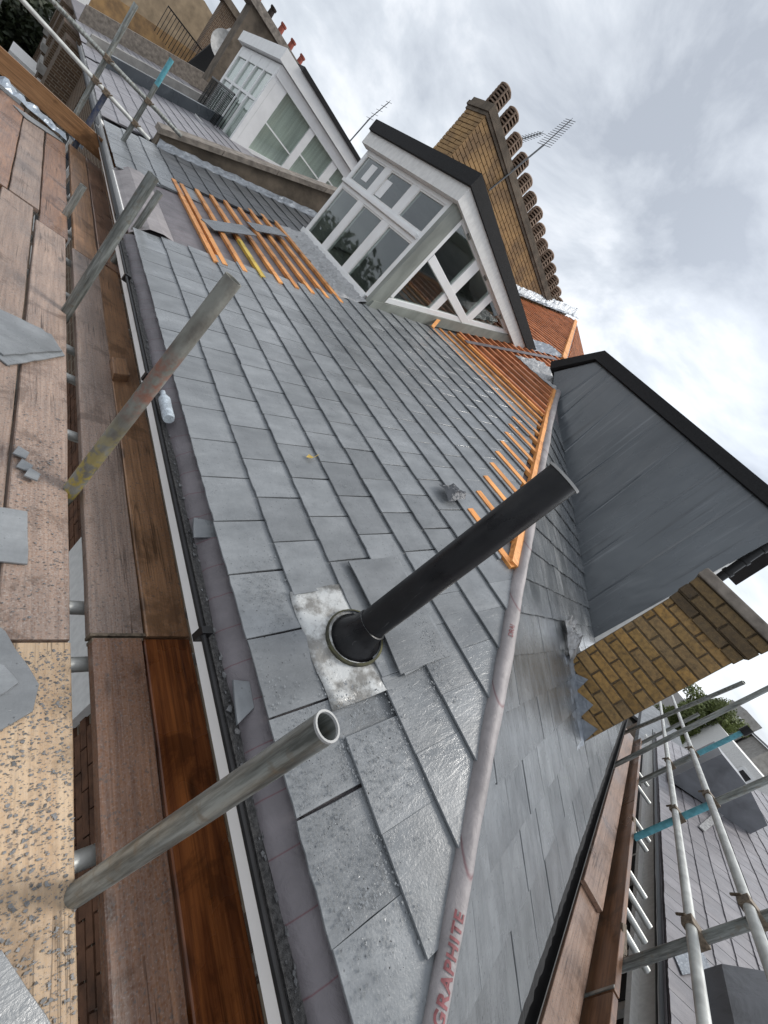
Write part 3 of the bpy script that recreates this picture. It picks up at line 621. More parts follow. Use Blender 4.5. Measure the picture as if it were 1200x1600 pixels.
# dormer over the left eave ----------------------------------------------------------
dm = MB(); XF = 2.97; Y0, Y1 = 4.26, 6.55
FF = (V((XF, 0, 0)), V((0, 1, 0)), V((0, 0, 1)), V((-1, 0, 0)))
ud = V((1, 0.115, 0)).normalized(); FC = (V((XF, Y0, 0)), ud, V((0, 0, 1)), V((0.115, -1, 0)).normalized())
# body: back, far cheek, room
room = MB(); room.box(4.9, 4.95, 4.5, 6.5, -0.6, 1.38); room.box(3.0, 6.0, 6.5, 6.54, -0.1, 1.4); room.box(3.02, 4.9, 4.5, 6.5, -0.65, -0.6); room.box(3.02, 4.95, 4.45, 6.5, 1.385, 1.40)
dormer = obj('dormer', room, 'room', house, label='flat-roofed dormer with white framed windows on its front and glazed triangular cheek')
fr = MB()
fr.fbox(FF, Y0 + 0.10, Y1, 0.03, 0.105, -0.03, 0.045)            # sill
for (v0, v1, n1) in ((0.835, 0.885, 0.03), (0.885, 0.93, 0.065), (0.93, 0.965, 0.03), (1.33, 1.385, 0.03)): fr.fbox(FF, Y0 + 0.1, 6.49, v0, v1, -0.03, n1)
for y in (4.30, 4.36): pass
for (a, b) in ((4.29, 4.375), (4.95, 5.12), (5.69, 5.85), (6.42, 6.50)): fr.fbox(FF, a, b, 0.105, 1.385, -0.028, 0.028)
obj('window_frame', fr, 'white', dormer, bevel=0.004)
for (a, b) in ((4.375, 4.95), (5.12, 5.69), (5.85, 6.42)):
    for (v0, v1) in ((0.105, 0.835), (0.965, 1.33)):
        obj('pane', MB().fbox(FF, a, b, v0, v1, 0.006, 0.012), 'glass', dormer)
    bd = MB()
    for (v0, v1) in ((0.105, 0.835), (0.965, 1.33)):
        for q in ((a, a + 0.018, v0, v1), (b - 0.018, b, v0, v1), (a + .018, b - .018, v0, v0 + 0.018), (a + .018, b - .018, v1 - 0.018, v1)): bd.fbox(FF, *q, 0.012, 0.022)
    obj('glazing_bead', bd, 'white_d', dormer)
for (y, z) in ((6.02, 1.05), (5.50, 1.0)): obj('sticker', MB().fbox(FF, y, y + 0.17, z, z + 0.22, 0.0135, 0.0145), 'white', dormer)
cp = MB(); cp.fbox(FC, 0.0, 0.145, 0.03, 1.40, 0.0, 0.03); cp.fbox(FF, Y0 - 0.03, Y0 + 0.045, 0.0, 1.40, -0.1, 0.03)
rb = lambda u: -0.01 + 0.517 * u
cp.prism([FC[0] + ud * u + V((0, 0, z)) + FC[3] * -0.02 for u, z in ((0.0, rb(0)), (2.95, rb(2.95)), (2.95, rb(2.95) + 0.14), (0.0, rb(0) + 0.14))], FC[3] * 0.07)
obj('corner_post', cp, 'grey_paint', dormer)
cfm = MB(); C_ = lambda u, z, n_=0.0: FC[0] + ud * u + V((0, 0, z)) + FC[3] * n_
rt_ = lambda u: 0.135 + 0.512 * u
def cbar(u0, u1, z0, z1, n0=-0.03, n1=0.03): cfm.fbox(FC, u0, u1, z0, z1, n0, n1)
def cpoly(pts_, n0=-0.03, n1=0.03): cfm.prism([C_(u, z, n0) for u, z in pts_], FC[3] * (n1 - n0))
cpoly([(0.146, rt_(0.146)), (2.56, rt_(2.56)), (2.50, rt_(2.50) + 0.075), (0.146, rt_(0.146) + 0.07)])
cbar(0.146, 0.196, rt_(.196) + .075, 1.41); cbar(0.196, 2.42, 1.355, 1.41, -0.03, 0.024)
cbar(0.196, 1.50, 0.855, 0.955, -0.028, 0.036)
cbar(0.745, 0.905, 0.956, 1.354, -0.029, 0.029); cpoly([(0.76, rt_(0.76) + 0.071), (0.88, rt_(0.88) + 0.071), (0.88, 0.854), (0.76, 0.854)], -0.029, 0.022)
cbar(1.39, 1.53, 0.956, 1.354, -0.029, 0.029)
obj('window_frame', cfm, 'white', dormer, bevel=0.004)
def pane(pts_): obj('pane', MB().prism([C_(u, z, 0.004) for u, z in pts_], FC[3] * 0.006), 'glass', dormer)
pane([(0.196, rt_(0.196) + 0.07), (0.76, rt_(0.76) + 0.07), (0.76, 0.855), (0.196, 0.855)])
pane([(0.88, rt_(0.88) + 0.07), (1.28, 0.855), (0.88, 0.855)])
pane([(0.196, 0.955), (0.745, 0.955), (0.745, 1.355), (0.196, 1.355)])
pane([(0.905, 0.955), (1.39, 0.955), (1.39, 1.355), (0.905, 1.355)])
pane([(1.53, 0.99), (2.25, 1.355), (1.53, 1.355)])
def eaves_ring(n0, n1, z0, z1, y_far=6.62, u_far=3.25):
    # L shaped band round front and near cheek
    def off(k): # corner point offset k outward of both faces
        return V((XF - k, Y0 - k * 1.02, 0))
    a0, a1 = off(n0), off(n1); mb = MB()
    e0 = FC[0] + ud * u_far + FC[3] * n0; e1 = FC[0] + ud * u_far + FC[3] * n1
    poly = [V((XF - n0, y_far, 0)), a0, V((e0.x, e0.y, 0)), V((e1.x, e1.y, 0)), a1, V((XF - n1, y_far, 0))]
    vs_ = [p + V((0, 0, z0)) for p in poly] + [p + V((0, 0, z1)) for p in poly]
    mb.add(vs_, [(0, 1, 4, 5), (1, 2, 3, 4), (6, 7, 10, 11), (7, 8, 9, 10)] + [(i, (i + 1) % 6, 6 + (i + 1) % 6, 6 + i) for i in range(6)]); return mb
obj('fascia', eaves_ring(0.0, 0.10, 1.385, 1.545, u_far=2.95), 'white_d', dormer)
kr = eaves_ring(0.0, 0.135, 1.546, 1.685); kr.prism([V((XF, Y0, 1.56)), FC[0] + ud * 3.3 + V((0, 0, 1.56)), V((6.3, 6.62, 1.56)), V((XF, 6.62, 1.56))], (0, 0, 0.06)); obj('roof', kr, 'felt', dormer)
obj('hinge', MB().fbox(FC, 0.35, 0.43, 1.36, 1.385, 0.024, 0.04).fbox(FC, 1.9, 1.98, 1.36, 1.385, 0.024, 0.04).fbox(FC, 1.05, 1.13, 1.36, 1.385, 0.024, 0.04), 'galv', dormer)
# crinkled flashing in front of the dormer
def crumple(name, cx, cy, lx, ly, fz, mat, parent, amp=0.03, nx=26, ny=26, seed=1, label=None, cat=None, th=0.002):
    from mathutils import noise as ns
    mb = MB()
    for i in range(nx + 1):
        for j in range(ny + 1):
            x = cx + lx * (i / nx - 0.5); y = cy + ly * (j / ny - 0.5); q = V((x * 9 + seed, y * 9, seed)); d_ = ns.turbulence(q, 4, True) * amp
            ed = min(i, nx - i, j, ny - j); x += ns.noise(q * 1.3) * 0.03 * (ed < 3); y += ns.noise(q * 1.7 + V((5, 5, 5))) * 0.03 * (ed < 3)
            mb.v.append((x, y, fz(x, y) + d_ * (1 if ed else 0.3)))
    for i in range(nx):
        for j in range(ny): a = i * (ny + 1) + j; mb.f.append((a, a + 1, a + ny + 2, a + ny + 1))
    o = obj(name, mb, mat, parent, label=label, cat=cat); m = o.modifiers.new('s', 'SOLIDIFY'); m.thickness = th; return o
crumple('flashing', 2.79, 5.35, 0.34, 2.2, lambda x, y: zA(x) + 0.015 + max(0, x - 2.85) * 0.4, 'foil', dormer, 0.035, 16, 60, 2)
crumple('flashing', 5.55, 3.55, 0.62, 0.9, lambda x, y: min(zA(x), zB(y)) + 0.04, 'foil', roofA, 0.05, 16, 20, 5)
crumple('flashing', 6.55, 4.75, 1.0, 0.55, lambda x, y: zA(x) + 0.03, 'lead', roofA, 0.05, 14, 14, 8)

# grey clad dormer over the right slope ------------------------------------------------
XB = 5.3
ck = MB(); poly = [(XB, 0.29, -0.53), (XB, 3.05, 1.10), (XB, 3.36, 1.37), (XB, 3.05, 1.80), (XB, 0.2, 1.68)]
ck.prism(poly, (0.12, 0, 0)); 
dB = obj('dormer', ck, 'cheek', house, label='dormer on the right slope clad in smooth wet grey sheet with a black kerb', origin=(0, 0, 0))
kb = MB(); kb.prism([(XB - 0.05, 3.42, 1.36), (XB - 0.05, 3.07, 1.80), (XB - 0.05, 3.07, 1.95), (XB - 0.05, 3.50, 1.44)], (1.0, 0, 0))
kb.prism([(XB - 0.05, 3.07, 1.80), (XB - 0.05, 0.0, 1.665), (XB - 0.05, 0.0, 1.80), (XB - 0.05, 3.07, 1.95)], (0.16, 0, 0)); kb.prism([(XB + 0.11, 3.07, 1.80), (XB + 0.11, 0.05, 1.69), (XB + 0.11, 0.05, 1.75), (XB + 0.11, 3.07, 1.86)], (4.0, 0, 0)); obj('roof', kb, 'felt', dB)
seam = MB()
for y in (0.62, 1.0, 1.42, 1.86, 2.3, 2.72, 2.95):
    zt = 1.69 + (y / 3.05) * 0.11; zb_ = max(zB(y) + 0.03, -0.5)
    seam.prism([(XB - 0.007, y + 0.01, zb_), (XB - 0.001, y + 0.03, zb_), (XB + 0.01, y + 0.03, zb_), (XB + 0.01, y, zb_), (XB - 0.001, y, zb_)], (0, random.uniform(-.06, .06), zt - zb_))
obj('seam', seam, 'cheek', dB, origin=(0, 0, 0))
wfB = MB(); wfB.box(XB + 0.005, XB + 0.10, 0.225, 0.288, -0.5, 1.6)
for z in (-0.2, 0.1, 0.45): wfB.box(XB + 0.12, XB + 1.4, 0.21, 0.26, z, z + 0.1)
wfB.box(XB + 0.12, XB + 1.5, 0.235, 0.27, -0.5, 1.6); obj('window_frame', wfB, 'white_d', dB)
dpz = MB(); p0, p1 = V((5.55, 0.165, 0.93)), V((5.55, 0.21, 1.66)); dpz.tube(p0, p1, 0.045, 14)
for t in (0.12, 0.38, 0.66): c = p0.lerp(p1, t); dpz.tube(c, c + V((0, 0, 0.04)), 0.056, 14)
obj('downpipe', dpz, 'black', dB, smooth=True)
obj('bracket_bar', MB().bar((5.6, 0.055, 0.80), (5.6, 0.055, 1.75), 0.045, 0.045), 'black', dB)
pnt = MB(); pnt.prism([(5.5, 2.85, 1.93), (5.5, 3.1, 1.93), (5.5, 2.98, 2.02)], (0.5, 0, 0)); obj('ridge_cap', pnt, 'white', dB)

# ================================================================== BRICK PIER on the right slope
pier = thing('brick_pier', (3.6, -0.1, -1.0), 'yellow stock brick stub wall with stone coping in front of the grey clad dormer', 'brick wall')
XP = 3.45
core = MB().box(XP + 0.012, XP + 0.62, -0.334, 0.156, -1.2, 0.50); core.box(XP - 0.012, XP + 0.62, -0.352, 0.168, 0.345, 0.503); obj('core', core, 'mortar', pier)
def bricks(parent, x, y0, y1, zlo, zhi, mat, proud=0.0, start=0, clipz=None):
    r_ = 0; z = zlo
    bm_ = {}
    while z < zhi - 0.03:
        y = y0; k = 0; hd_ = (r_ + start) % 2 == 0; first = True
        while y < y1 - 0.02:
            L_ = 0.1025 if (hd_ and first) else 0.215
            if y + L_ > y1: L_ = y1 - y
            first = False
            if clipz is None or z + 0.03 > clipz(y + L_ / 2):
                mb = MB(); j = random.uniform(-0.003, 0.004); c = 0.004
                a0, a1, b0, b1 = y + 0.002, y + L_ - 0.002, z + 0.003 + random.uniform(-.0015, .0015), z + 0.0705
                xs = x - proud - j; pts_ = [(a0 + random.uniform(-.001, .002), b0), (a1 - random.uniform(0, .003), b0), (a1, b1 - random.uniform(0, .004)), (a0, b1)]
                vs_ = [(xs + 0.05, *p) for p in pts_] + [(xs + c, *p) for p in pts_] + [(xs, p[0] + (c if p[0] < (a0 + a1) / 2 else -c), p[1] + (c if p[1] < (b0 + b1) / 2 else -c)) for p in pts_]
                mb.add(vs_, [(8, 9, 10, 11)] + [(i, (i + 1) % 4, 4 + (i + 1) % 4, 4 + i) for i in range(4)] + [(4 + i, 4 + (i + 1) % 4, 8 + (i + 1) % 4, 8 + i) for i in range(4)] + [(3, 2, 1, 0)])
                obj('brick', mb, mat, parent)
            y += L_ + 0.0075
        z += 0.078; r_ += 1
bricks(pier, XP, -0.333, 0.155, -0.80, 0.27, 'brick_y', clipz=lambda y: zB(y) - 0.02)
bricks(pier, XP, -0.345, 0.165, 0.27, 0.34, 'brick_k', 0.012); bricks(pier, XP, -0.36, 0.175, 0.348, 0.42, 'brick_k', 0.03, 1); bricks(pier, XP, -0.365, 0.175, 0.426, 0.50, 'brick_k', 0.03)
cpn = MB().box(XP - 0.055, XP + 0.66, -0.39, 0.19, 0.503, 0.575); obj('coping', cpn, 'stone', pier, bevel=0.012)
# stepped lead flashing with torn tongues
fl = MB(); 
for (y0, y1, h) in ((-0.335, -0.20, 0.10), (-0.20, -0.05, 0.085), (-0.05, 0.06, 0.10)):
    ym = (y0 + y1) / 2; b = zB(y0); fl.prism([(XP - 0.012, y0, zB(y0) - 0.01), (XP - 0.012, y1, zB(y1) - 0.01), (XP - 0.014, y1 - 0.01, zB(y1) + 0.05), (XP - 0.016, y0 + 0.03, zB(y1) + h), (XP - 0.014, y0 + 0.005, zB(y0) + 0.05)], (0.006, 0, 0))
obj('flashing', fl, 'lead', pier, origin=(0, 0, 0))
crumple('flashing', XP - 0.09, -0.09, 0.19, 0.52, lambda x, y: zB(y) + 0.016 + max(0, x - XP + 0.06) * 0.5, 'lead', pier, 0.018, 10, 26, 3)
crumple('flashing', XP + 0.02, 0.26, 0.36, 0.24, lambda x, y: zB(y) + 0.05, 'foil', pier, 0.09, 18, 18, 4)

# ================================================================== PARTY WALL + BIG CHIMNEY
pw = thing('parapet_wall', (3, 8.35, -1), 'brown rendered parapet wall with flat coping between the two roofs', 'wall')
pwp = MB(); top = lambda x: -0.42 + (x - 1.48) * 0.607
pwp.prism([(1.44, 8.2, -0.72), (4.9, 8.2, 0.9), (4.9, 8.2, top(4.9) - 0.08), (1.44, 8.2, top(1.44) - 0.08)], (0, 0.28, 0)); obj('render', pwp, 'render', pw)
cpg = MB()
for i in range(5):
    a = 1.40 + i * 0.72; b = a + 0.712; cpg.prism([(a, 8.14, top(a) - 0.08), (b, 8.14, top(b) - 0.08), (b, 8.14, top(b)), (a, 8.14, top(a))], (0, 0.40, 0))
    
obj('coping', cpg, 'stone', pw)
cr = MB(); 
crumple('flashing', 2.9, 8.08, 2.9, 0.15, lambda x, y: zA(x) + 0.02 + max(0, y - 8.06) * 0.8, 'lead', pw, 0.025, 40, 8, 9)
ch = thing('chimney_stack', (8, 8.6, 2), 'long yellow stock brick chimney stack with a row of buff louvred pots behind the dormer', 'chimney')
obj('core', MB().box(4.99, 11.6, 8.33, 8.95, 0.5, 3.93), 'mortar', ch)
bkf = MB()
def face_bricks(mb, ax, c, a0, a1, z0, z1, sgn, skip=None, th=0.02):
    z = z0; r_ = 0
    while z < z1 - 0.02:
        a = a0 - (0.1125 if r_ % 2 else 0)
        while a < a1:
            b0, b1 = max(a, a0), min(a + 0.215, a1)
            if b1 - b0 > 0.03 and not (skip and skip((b0 + b1) / 2, z)):
                j = random.uniform(0, 0.006)
                if ax == 'y': mb.box(b0, b1, c - j - 0.004, c + th, z + 0.008, z + 0.072)
                else: mb.box(c - j - 0.004, c + th, b0, b1, z + 0.008, z + 0.072)
            a += 0.225
        z += 0.078; r_ += 1
face_bricks(bkf, 'y', 8.32, 4.98, 11.5, 1.6, 3.80, -1, skip=lambda x, z: z < zA(x) - 0.1)
face_bricks(bkf, 'x', 4.98, 8.32, 8.96, 1.0, 3.80, -1)
obj('brickwork', bkf, 'brick_f', ch, kind='stuff', origin=(0, 0, 0))
obj('coping', MB().box(4.955, 11.66, 8.295, 8.99, 3.80, 3.86).box(4.93, 11.7, 8.27, 9.02, 3.86, 3.93).box(4.955, 11.65, 8.30, 9.0, 3.93, 4.02), 'render', ch)
crumple('flashing', 9.6, 8.22, 3.6, 0.25, lambda x, y: zA(x) + 0.10 + max(0, y - 8.2) * 1.5, 'lead', ch, 0.05, 50, 8, 12)
def pot(x, y, z, h=0.42, r=0.15):
    mb = MB(); mb.lathe((x, y, z - 0.02), (0, 0, 1), [(0, r * 0.9), (0.06, r * 0.95)], 16)
    k = 5
    for i in range(k):
        zz = 0.07 + i * (h - 0.13) / k; mb.lathe((x, y, z + zz), (0, 0, 1), [(0, r * 0.92), (0.004, r * 1.04), (0.032, r * 1.0), (0.038, r * 0.86)], 16)
    mb.lathe((x, y, z + h - 0.07), (0, 0, 1), [(0, r * 0.9), (0.0, r * 1.0), (0.03, r * 1.02), (0.065, r * 0.75), (0.075, 0.0)], 16)
    for i in range(6):
        t = math.pi * i / 3; mb.bar((x + math.cos(t) * r * 0.99, y + math.sin(t) * r * 0.99, z), (x + math.cos(t) * r * 0.99, y + math.sin(t) * r * 0.99, z + h - 0.06), 0.03, 0.03, (1, 0, 0))
    o = obj('chimney_pot', mb, 'pot', ch, smooth=True); obj('flue', MB().tube((x, y, z), (x, y, z + h - 0.08), r * 0.78, 12), 'pot_d', o); return o
for i in range(15): pot(5.13 + i * 0.435, 8.62, 4.02, 0.43 + random.uniform(-.05, .05))
def aerial(name, base, top_, dir_, n, half, label, sub=None, mat='antenna'):
    t = thing(name, base, label, 'aerial'); base, top_ = V(base), V(top_)
    obj('mast', MB().tube(base, top_, 0.018, 8), mat, t); d_ = V(dir_).normalized(); bm_ = MB(); s_ = d_.cross(V((0, 0, 1))).normalized(); L_ = 0.62
    bm_.tube(top_ - d_ * 0.1, top_ + d_ * L_, 0.010, 6)
    for i in range(n): c = top_ + d_ * (L_ * i / (n - 1)); w_ = half * (1 - 0.3 * i / n); bm_.tube(c - s_ * w_, c + s_ * w_, 0.005, 5); bm_.tube(c - V((0, 0, w_ * 0.35)), c + V((0, 0, w_ * 0.35)), 0.005, 5)
    obj('elements', bm_, mat, t); return t
aerial('tv_aerial', (6.08, 8.28, 3.4), (6.30, 8.28, 4.70), (0.1, 0, 1), 14, 0.2, 'tall television aerial with dense crossbars strapped to the yellow chimney')
aerial('tv_aerial', (6.5, 9.3, 4.0), (6.5, 9.3, 4.75), (0.5, 0, 0.85), 9, 0.2, 'smaller television aerial behind the yellow chimney pots')

# ================================================================== SCAFFOLD on the left side
scA = thing('scaffold', (0.58, 3, -11), 'galvanised tube scaffold with end guard rails along the left eave', 'scaffold')
DZ = -1.3
def pole(p, q, mat='galv', parent=scA, r=0.025, name='scaffold_tube', label=None, origin=None, hollow=True):
    o = obj(name, MB().tube(p, q, r, 22, hollow=r * 0.86 if hollow else 0), mat, parent, smooth=True, origin=origin or p)
    if label: o['label'] = label
    return o
p1 = pole((0.582, 0.150, DZ - 0.9), (0.556, 0.122, -0.470), r=0.0262)
obj('rim', MB().lathe((0.556, 0.122, -0.470), (-0.02, -0.02, 1), [(-0.002, 0.0266), (0.003, 0.0264), (0.003, 0.0226), (-0.002, 0.0222)], 22), 'lightgrey', p1, smooth=True)
pole((0.580, 1.440, DZ - 0.2), (0.572, 1.424, -0.245), 'rusty', r=0.0285, label='standard with flaking yellow paint and a rusty band', origin=(0.58, 1.44, DZ))
pole((0.580, 2.935, DZ - 0.9), (0.575, 2.930, -0.365), r=0.0285)
pole((0.588, 4.66, DZ - 0.3), (0.592, 4.66, -1.02)); pole((1.098, 6.71, DZ - 0.3), (1.085, 6.71, -1.07)); pole((0.925, 4.31, DZ), (0.93, 4.31, -0.60))
for y in (0.72, 0.93, 0.20, -0.2, 1.87, 2.35, 2.65, 3.32, 3.9, 4.5, 5.4): pole((-0.9, y, DZ - 0.075), (1.26, y + 0.01, DZ - 0.075), 'galv_l', r=0.0235)
pole((0.585, -1.2, DZ - 0.13), (0.585, 7.4, DZ - 0.13), r=0.0235)
for (x, z0, z1, m) in ((0.602, -2.0, 0.28, 'galv'),): pole((x, 7.47, z0), (x, 7.47, z1), m)
u2_ = pole((1.05, 7.47, -1.06), (1.05, 7.47, -0.13)); pole((1.05, 7.47, -0.128), (1.05, 7.47, 0.20), 'blue', label='pale blue painted end of the upright', r=0.0255)
obj('foot_cap', MB().tube((1.05, 7.47, -1.09), (1.05, 7.47, -1.05), 0.04, 14), 'white', u2_)
pole((0.715, 7.44, -1.5), (0.729, 7.44, -0.60), 'navy', label='dark navy flaking upright', r=0.027)
pole((-0.7, 7.41, -0.50), (1.235, 7.41, -0.634), 'galv_l'); pole((-0.7, 7.41, -0.345), (1.47, 7.41, -0.318), 'galv')
pole((-0.2, 7.45, -1.6), (-0.2, 7.45, 0.25)); 
for (x, z) in ((0.602, -0.59), (0.602, -0.33), (1.05, -0.62), (1.05, -0.325), (0.72, -0.60)):
    obj('coupler', MB().box(x - 0.034, x + 0.034, 7.385, 7.485, z - 0.03, z + 0.03).tube((x + 0.02, 7.37, z), (x + 0.055, 7.37, z + 0.03), 0.009, 6), 'coupler', scA, bevel=0.008)
def board(x0, x1, y0, y1, z, mat, label, th=0.032, dx=0.0, name='scaffold_board', band=(0, 0), group='scaffold boards of the left deck'):
    mb = MB(); n = 14
    # slightly bowed plank, shear dx at the far end
    for i in range(n + 1):
        t = i / n; y = y0 + (y1 - y0) * t; s_ = dx * t; zz = z + 0.003 * math.sin(t * 3.1 + x0 * 9)
        for (x, q) in ((x0, -th), (x1, -th), (x1, -0.004), (x1 - 0.004, 0), (x0 + 0.004, 0), (x0, -0.004)): mb.v.append((x + s_ + 0.0012 * math.sin(i * 1.7), y, zz + q))
    for i in range(n):
        for j in range(6): a = i * 6 + j; b = i * 6 + (j + 1) % 6; mb.f.append((a, b, b + 6, a + 6))
    mb.f += [tuple(range(6)), tuple(range(n * 6, n * 6 + 6))]
    o = obj(name, mb, mat, None, label=label, cat='scaffold board', group=group)
    for k_, yy in enumerate((y0, y1)):
        if band[k_]: obj('end_band', MB().box(x0 - 0.002 + (dx if k_ else 0), x1 + 0.002 + (dx if k_ else 0), yy - 0.002 if not k_ else yy - 0.008, yy + 0.008 if not k_ else yy + 0.002, z - th - 0.002, z + 0.0015), 'coupler', o)
    return o
board(0.388, 0.566, -1.4, 0.760, DZ, 'brd_pale', 'pale new board covered in slate chips, nearest at the bottom left', band=(0, 0))
board(0.205, 0.380, -1.4, 0.760, DZ, 'brd_pale', 'pale board running out of frame left of the chip covered one')
board(0.386, 0.564, 0.772, 4.10, DZ, 'brd_grey', 'grey weathered board carrying the stray slates left of the long gap', dx=0.02)
board(0.200, 0.377, 0.772, 4.30, DZ, 'brd_grey', 'weathered board at the left edge under the diamond shaped slates', dx=0.01)
board(0.012, 0.190, 0.6, 4.30, DZ, 'brd_grey', 'outermost grey board at the left edge of the frame')
board(-0.18, 0.004, 2.5, 7.3, DZ, 'brd_mix', 'outer far board crossing the left edge of the frame')
board(0.425, 0.600, 4.12, 7.05, DZ - 0.002, 'brd_mix', 'far scuffed board that touches the foot of the toe board', dx=0.01)
board(0.245, 0.417, 4.32, 7.0, DZ, 'brd_grey', 'far dark grey board below the silver sheet', dx=0.0)
board(0.012, 0.236, 4.315, 7.1, DZ, 'brd_mix', 'short far board at the corner of the deck')
board(0.616, 0.772, -1.4, 0.774, DZ, 'brd_mix', 'scratched reddish board behind the nearest pole foot', band=(0, 1), dx=0.008)
board(0.620, 0.790, 0.786, 4.02, DZ, 'brd_grey', 'brown worn board between the gap and the one with the wood block', band=(1, 0), dx=0.005)
board(0.640, 0.805, 4.04, 7.25, DZ, 'brd_brown', 'orange brown far board against the toe board', dx=0.01)
board(0.788, 0.962, -1.4, 0.772, DZ, 'brd_red', 'wet dark red board beside the white fascia at the bottom')
board(0.797, 0.962, 0.784, 4.12, DZ, 'brd_brown', 'wet brown board with a wood block lying on it', dx=-0.01)
board(0.818, 0.99, 4.14, 7.3, DZ, 'brd_mix', 'far board next to the brick wall', dx=0.01)
board(1.00, 1.22, 4.25, 7.3, DZ, 'brd_brown', 'far inner board under the roof edge')
tb = obj('toe_board', MB().box(-0.6, 1.50, 7.36, 7.398, -1.235, -1.02), 'brd_toeA', None, label='upright brown toe board closing the far end of the deck', cat='toe board')
# loose things on the deck
def loose_slate(pts_, z, label, group=None, th=0.007, n=None, mat='slate'):
    mb = MB(); poly = []
    for i in range(len(pts_)):
        a, b = V(pts_[i]), V(pts_[(i + 1) % len(pts_)]); m = max(1, int((b - a).length / 0.05))
        for k_ in range(m): p = a.lerp(b, k_ / m); j = 0.0025 if k_ else 0; poly.append((p.x + random.uniform(-j, j), p.y + random.uniform(-j, j)))
    src = slate_mb(poly, th); zf = z if callable(z) else (lambda x, y: z)
    mb.add([(x, y, zf(x, y) + c) for x, y, c in src.v], src.f); return obj('loose_slate', mb, mat, None, label=label, cat='slate', group=group)
loose_slate([(0.345, 2.10), (0.56, 2.41), (0.50, 2.56), (0.28, 2.50), (0.22, 2.2)], DZ + 0.004, 'lower of two overlapping grey slates laid diamond-wise on the left boards', 'stray slates on the deck')
loose_slate([(0.325, 2.15), (0.545, 2.43), (0.462, 2.55), (0.24, 2.53), (0.2, 2.25)], DZ + 0.013, 'upper of two overlapping grey slates laid diamond-wise on the left boards', 'stray slates on the deck')
loose_slate([(0.25, 1.025), (0.447, 1.032), (0.440, 1.258), (0.25, 1.24)], DZ + 0.004, 'square cut slate cut off by the left edge of the frame', 'stray slates on the deck')
loose_slate([(0.30, 0.50), (0.412, 0.520), (0.472, 0.556), (0.484, 0.628), (0.405, 0.79), (0.30, 0.90)], DZ + 0.006, 'larger clipped slate on the pale board joint', 'stray slates on the deck')
loose_slate([(0.34, 0.57), (0.408, 0.607), (0.438, 0.634), (0.405, 0.685), (0.34, 0.72)], DZ + 0.014, 'small broken piece lying on the clipped slate', 'stray slates on the deck')
loose_slate([(0.38, -0.25), (0.555, -0.12), (0.435, 0.10), (0.30, 0.02)], DZ + 0.005, 'slate corner at the very bottom left of the picture', 'stray slates on the deck')
loose_slate([(0.15, 6.80), (0.26, 6.70), (0.585, 7.0), (0.50, 7.1)], DZ + 0.005, 'broken slate strip beside the silver sheet', 'stray slates on the deck')
for i, (x, y) in enumerate(((0.40, 1.47), (0.385, 1.53), (0.42, 1.42))):
    loose_slate([(x, y), (x + 0.04, y - 0.01), (x + 0.05, y + 0.03), (x + 0.015, y + 0.05)], DZ + 0.004 + i * 0.006, ['pointed slate shard on the left board seam', 'second slate shard on the left board seam', 'lowest slate shard on the left board seam'][i], 'slate shards')
wb = MB(); wb.add([(0.79, 2.40, DZ), (0.88, 2.47, DZ), (0.865, 2.66, DZ), (0.785, 2.60, DZ), (0.775, 2.40, DZ + 0.05), (0.868, 2.46, DZ + 0.055), (0.86, 2.64, DZ + 0.05), (0.78, 2.59, DZ + 0.045)], [(3, 2, 1, 0), (4, 5, 6, 7), (0, 1, 5, 4), (1, 2, 6, 5), (2, 3, 7, 6), (3, 0, 4, 7)])
obj('wood_block', wb, 'brd_brown', None, label='splintered orange wood block on the inner wet board', cat='wood block', bevel=0.006)
crumple('plastic_sheet', 0.25, 7.58, 1.1, 0.22, lambda x, y: -1.24 + 0.06 * math.sin(x * 6), 'bluegrey', None, 0.09, 30, 10, 6, label='crumpled silver blue sheet lying outside the far toe board corner', cat='sheet')
crumple('plastic_sheet', 0.22, 7.15, 0.75, 0.22, lambda x, y: DZ + 0.03, 'bluegrey', None, 0.08, 24, 10, 16, label='wrinkled silver sheet bunched on the far boards', cat='sheet')
# slate chips
def chips(n, place, smin, smax, name, mat, parent=None, label=None, cat=None):
    mb = MB()
    for _ in range(n):
        p = place()
        if p is None: continue
        c, nrm, ax_ = p; r_ = smin + (smax - smin) * random.random() ** 3; t = random.uniform(0, 6.28); a = ax_.copy(); b = nrm.cross(a).normalized()
        k_ = random.choice((3, 4, 4, 5)); el = random.uniform(0.35, 1); pts_ = []
        for i in range(k_):
            q = t + 2 * math.pi * i / k_ + random.uniform(-.4, .4); e1, e2 = math.cos(q) * r_, math.sin(q) * r_ * el; pts_.append(c + a * e1 + b * e2)
        h = nrm * r_ * random.uniform(0.08, 0.28); tl = [p_ + h * random.uniform(0.3, 1) for p_ in pts_]
        mb.add(pts_ + tl, [tuple(range(k_, 2 * k_))] + [(i, (i + 1) % k_, k_ + (i + 1) % k_, k_ + i) for i in range(k_)])
    return obj(name, mb, mat, parent, label=label, cat=cat, kind='stuff', origin=(0, 0, 0))
def pl_board():
    x = random.uniform(0.32, 0.563); y = random.uniform(-0.25, 0.74); return V((x, y, DZ + 0.001)), V((0, 0, 1)), V((1, 0, 0))
chips(5200, pl_board, 0.0007, 0.0056, 'slate_chips', 'chip', label='dark slate chips scattered over the pale near board')
def pl_board2():
    y = random.gauss(1.3, 0.35); x = random.uniform(0.39, 0.56)
    if not 0.78 < y < 2.2: return None
    return V((x, y, DZ + 0.001)), V((0, 0, 1)), V((1, 0, 0))
chips(900, pl_board2, 0.0012, 0.005, 'slate_chips', 'chip', label='fine slate grit on the grey board by the square cut slate')
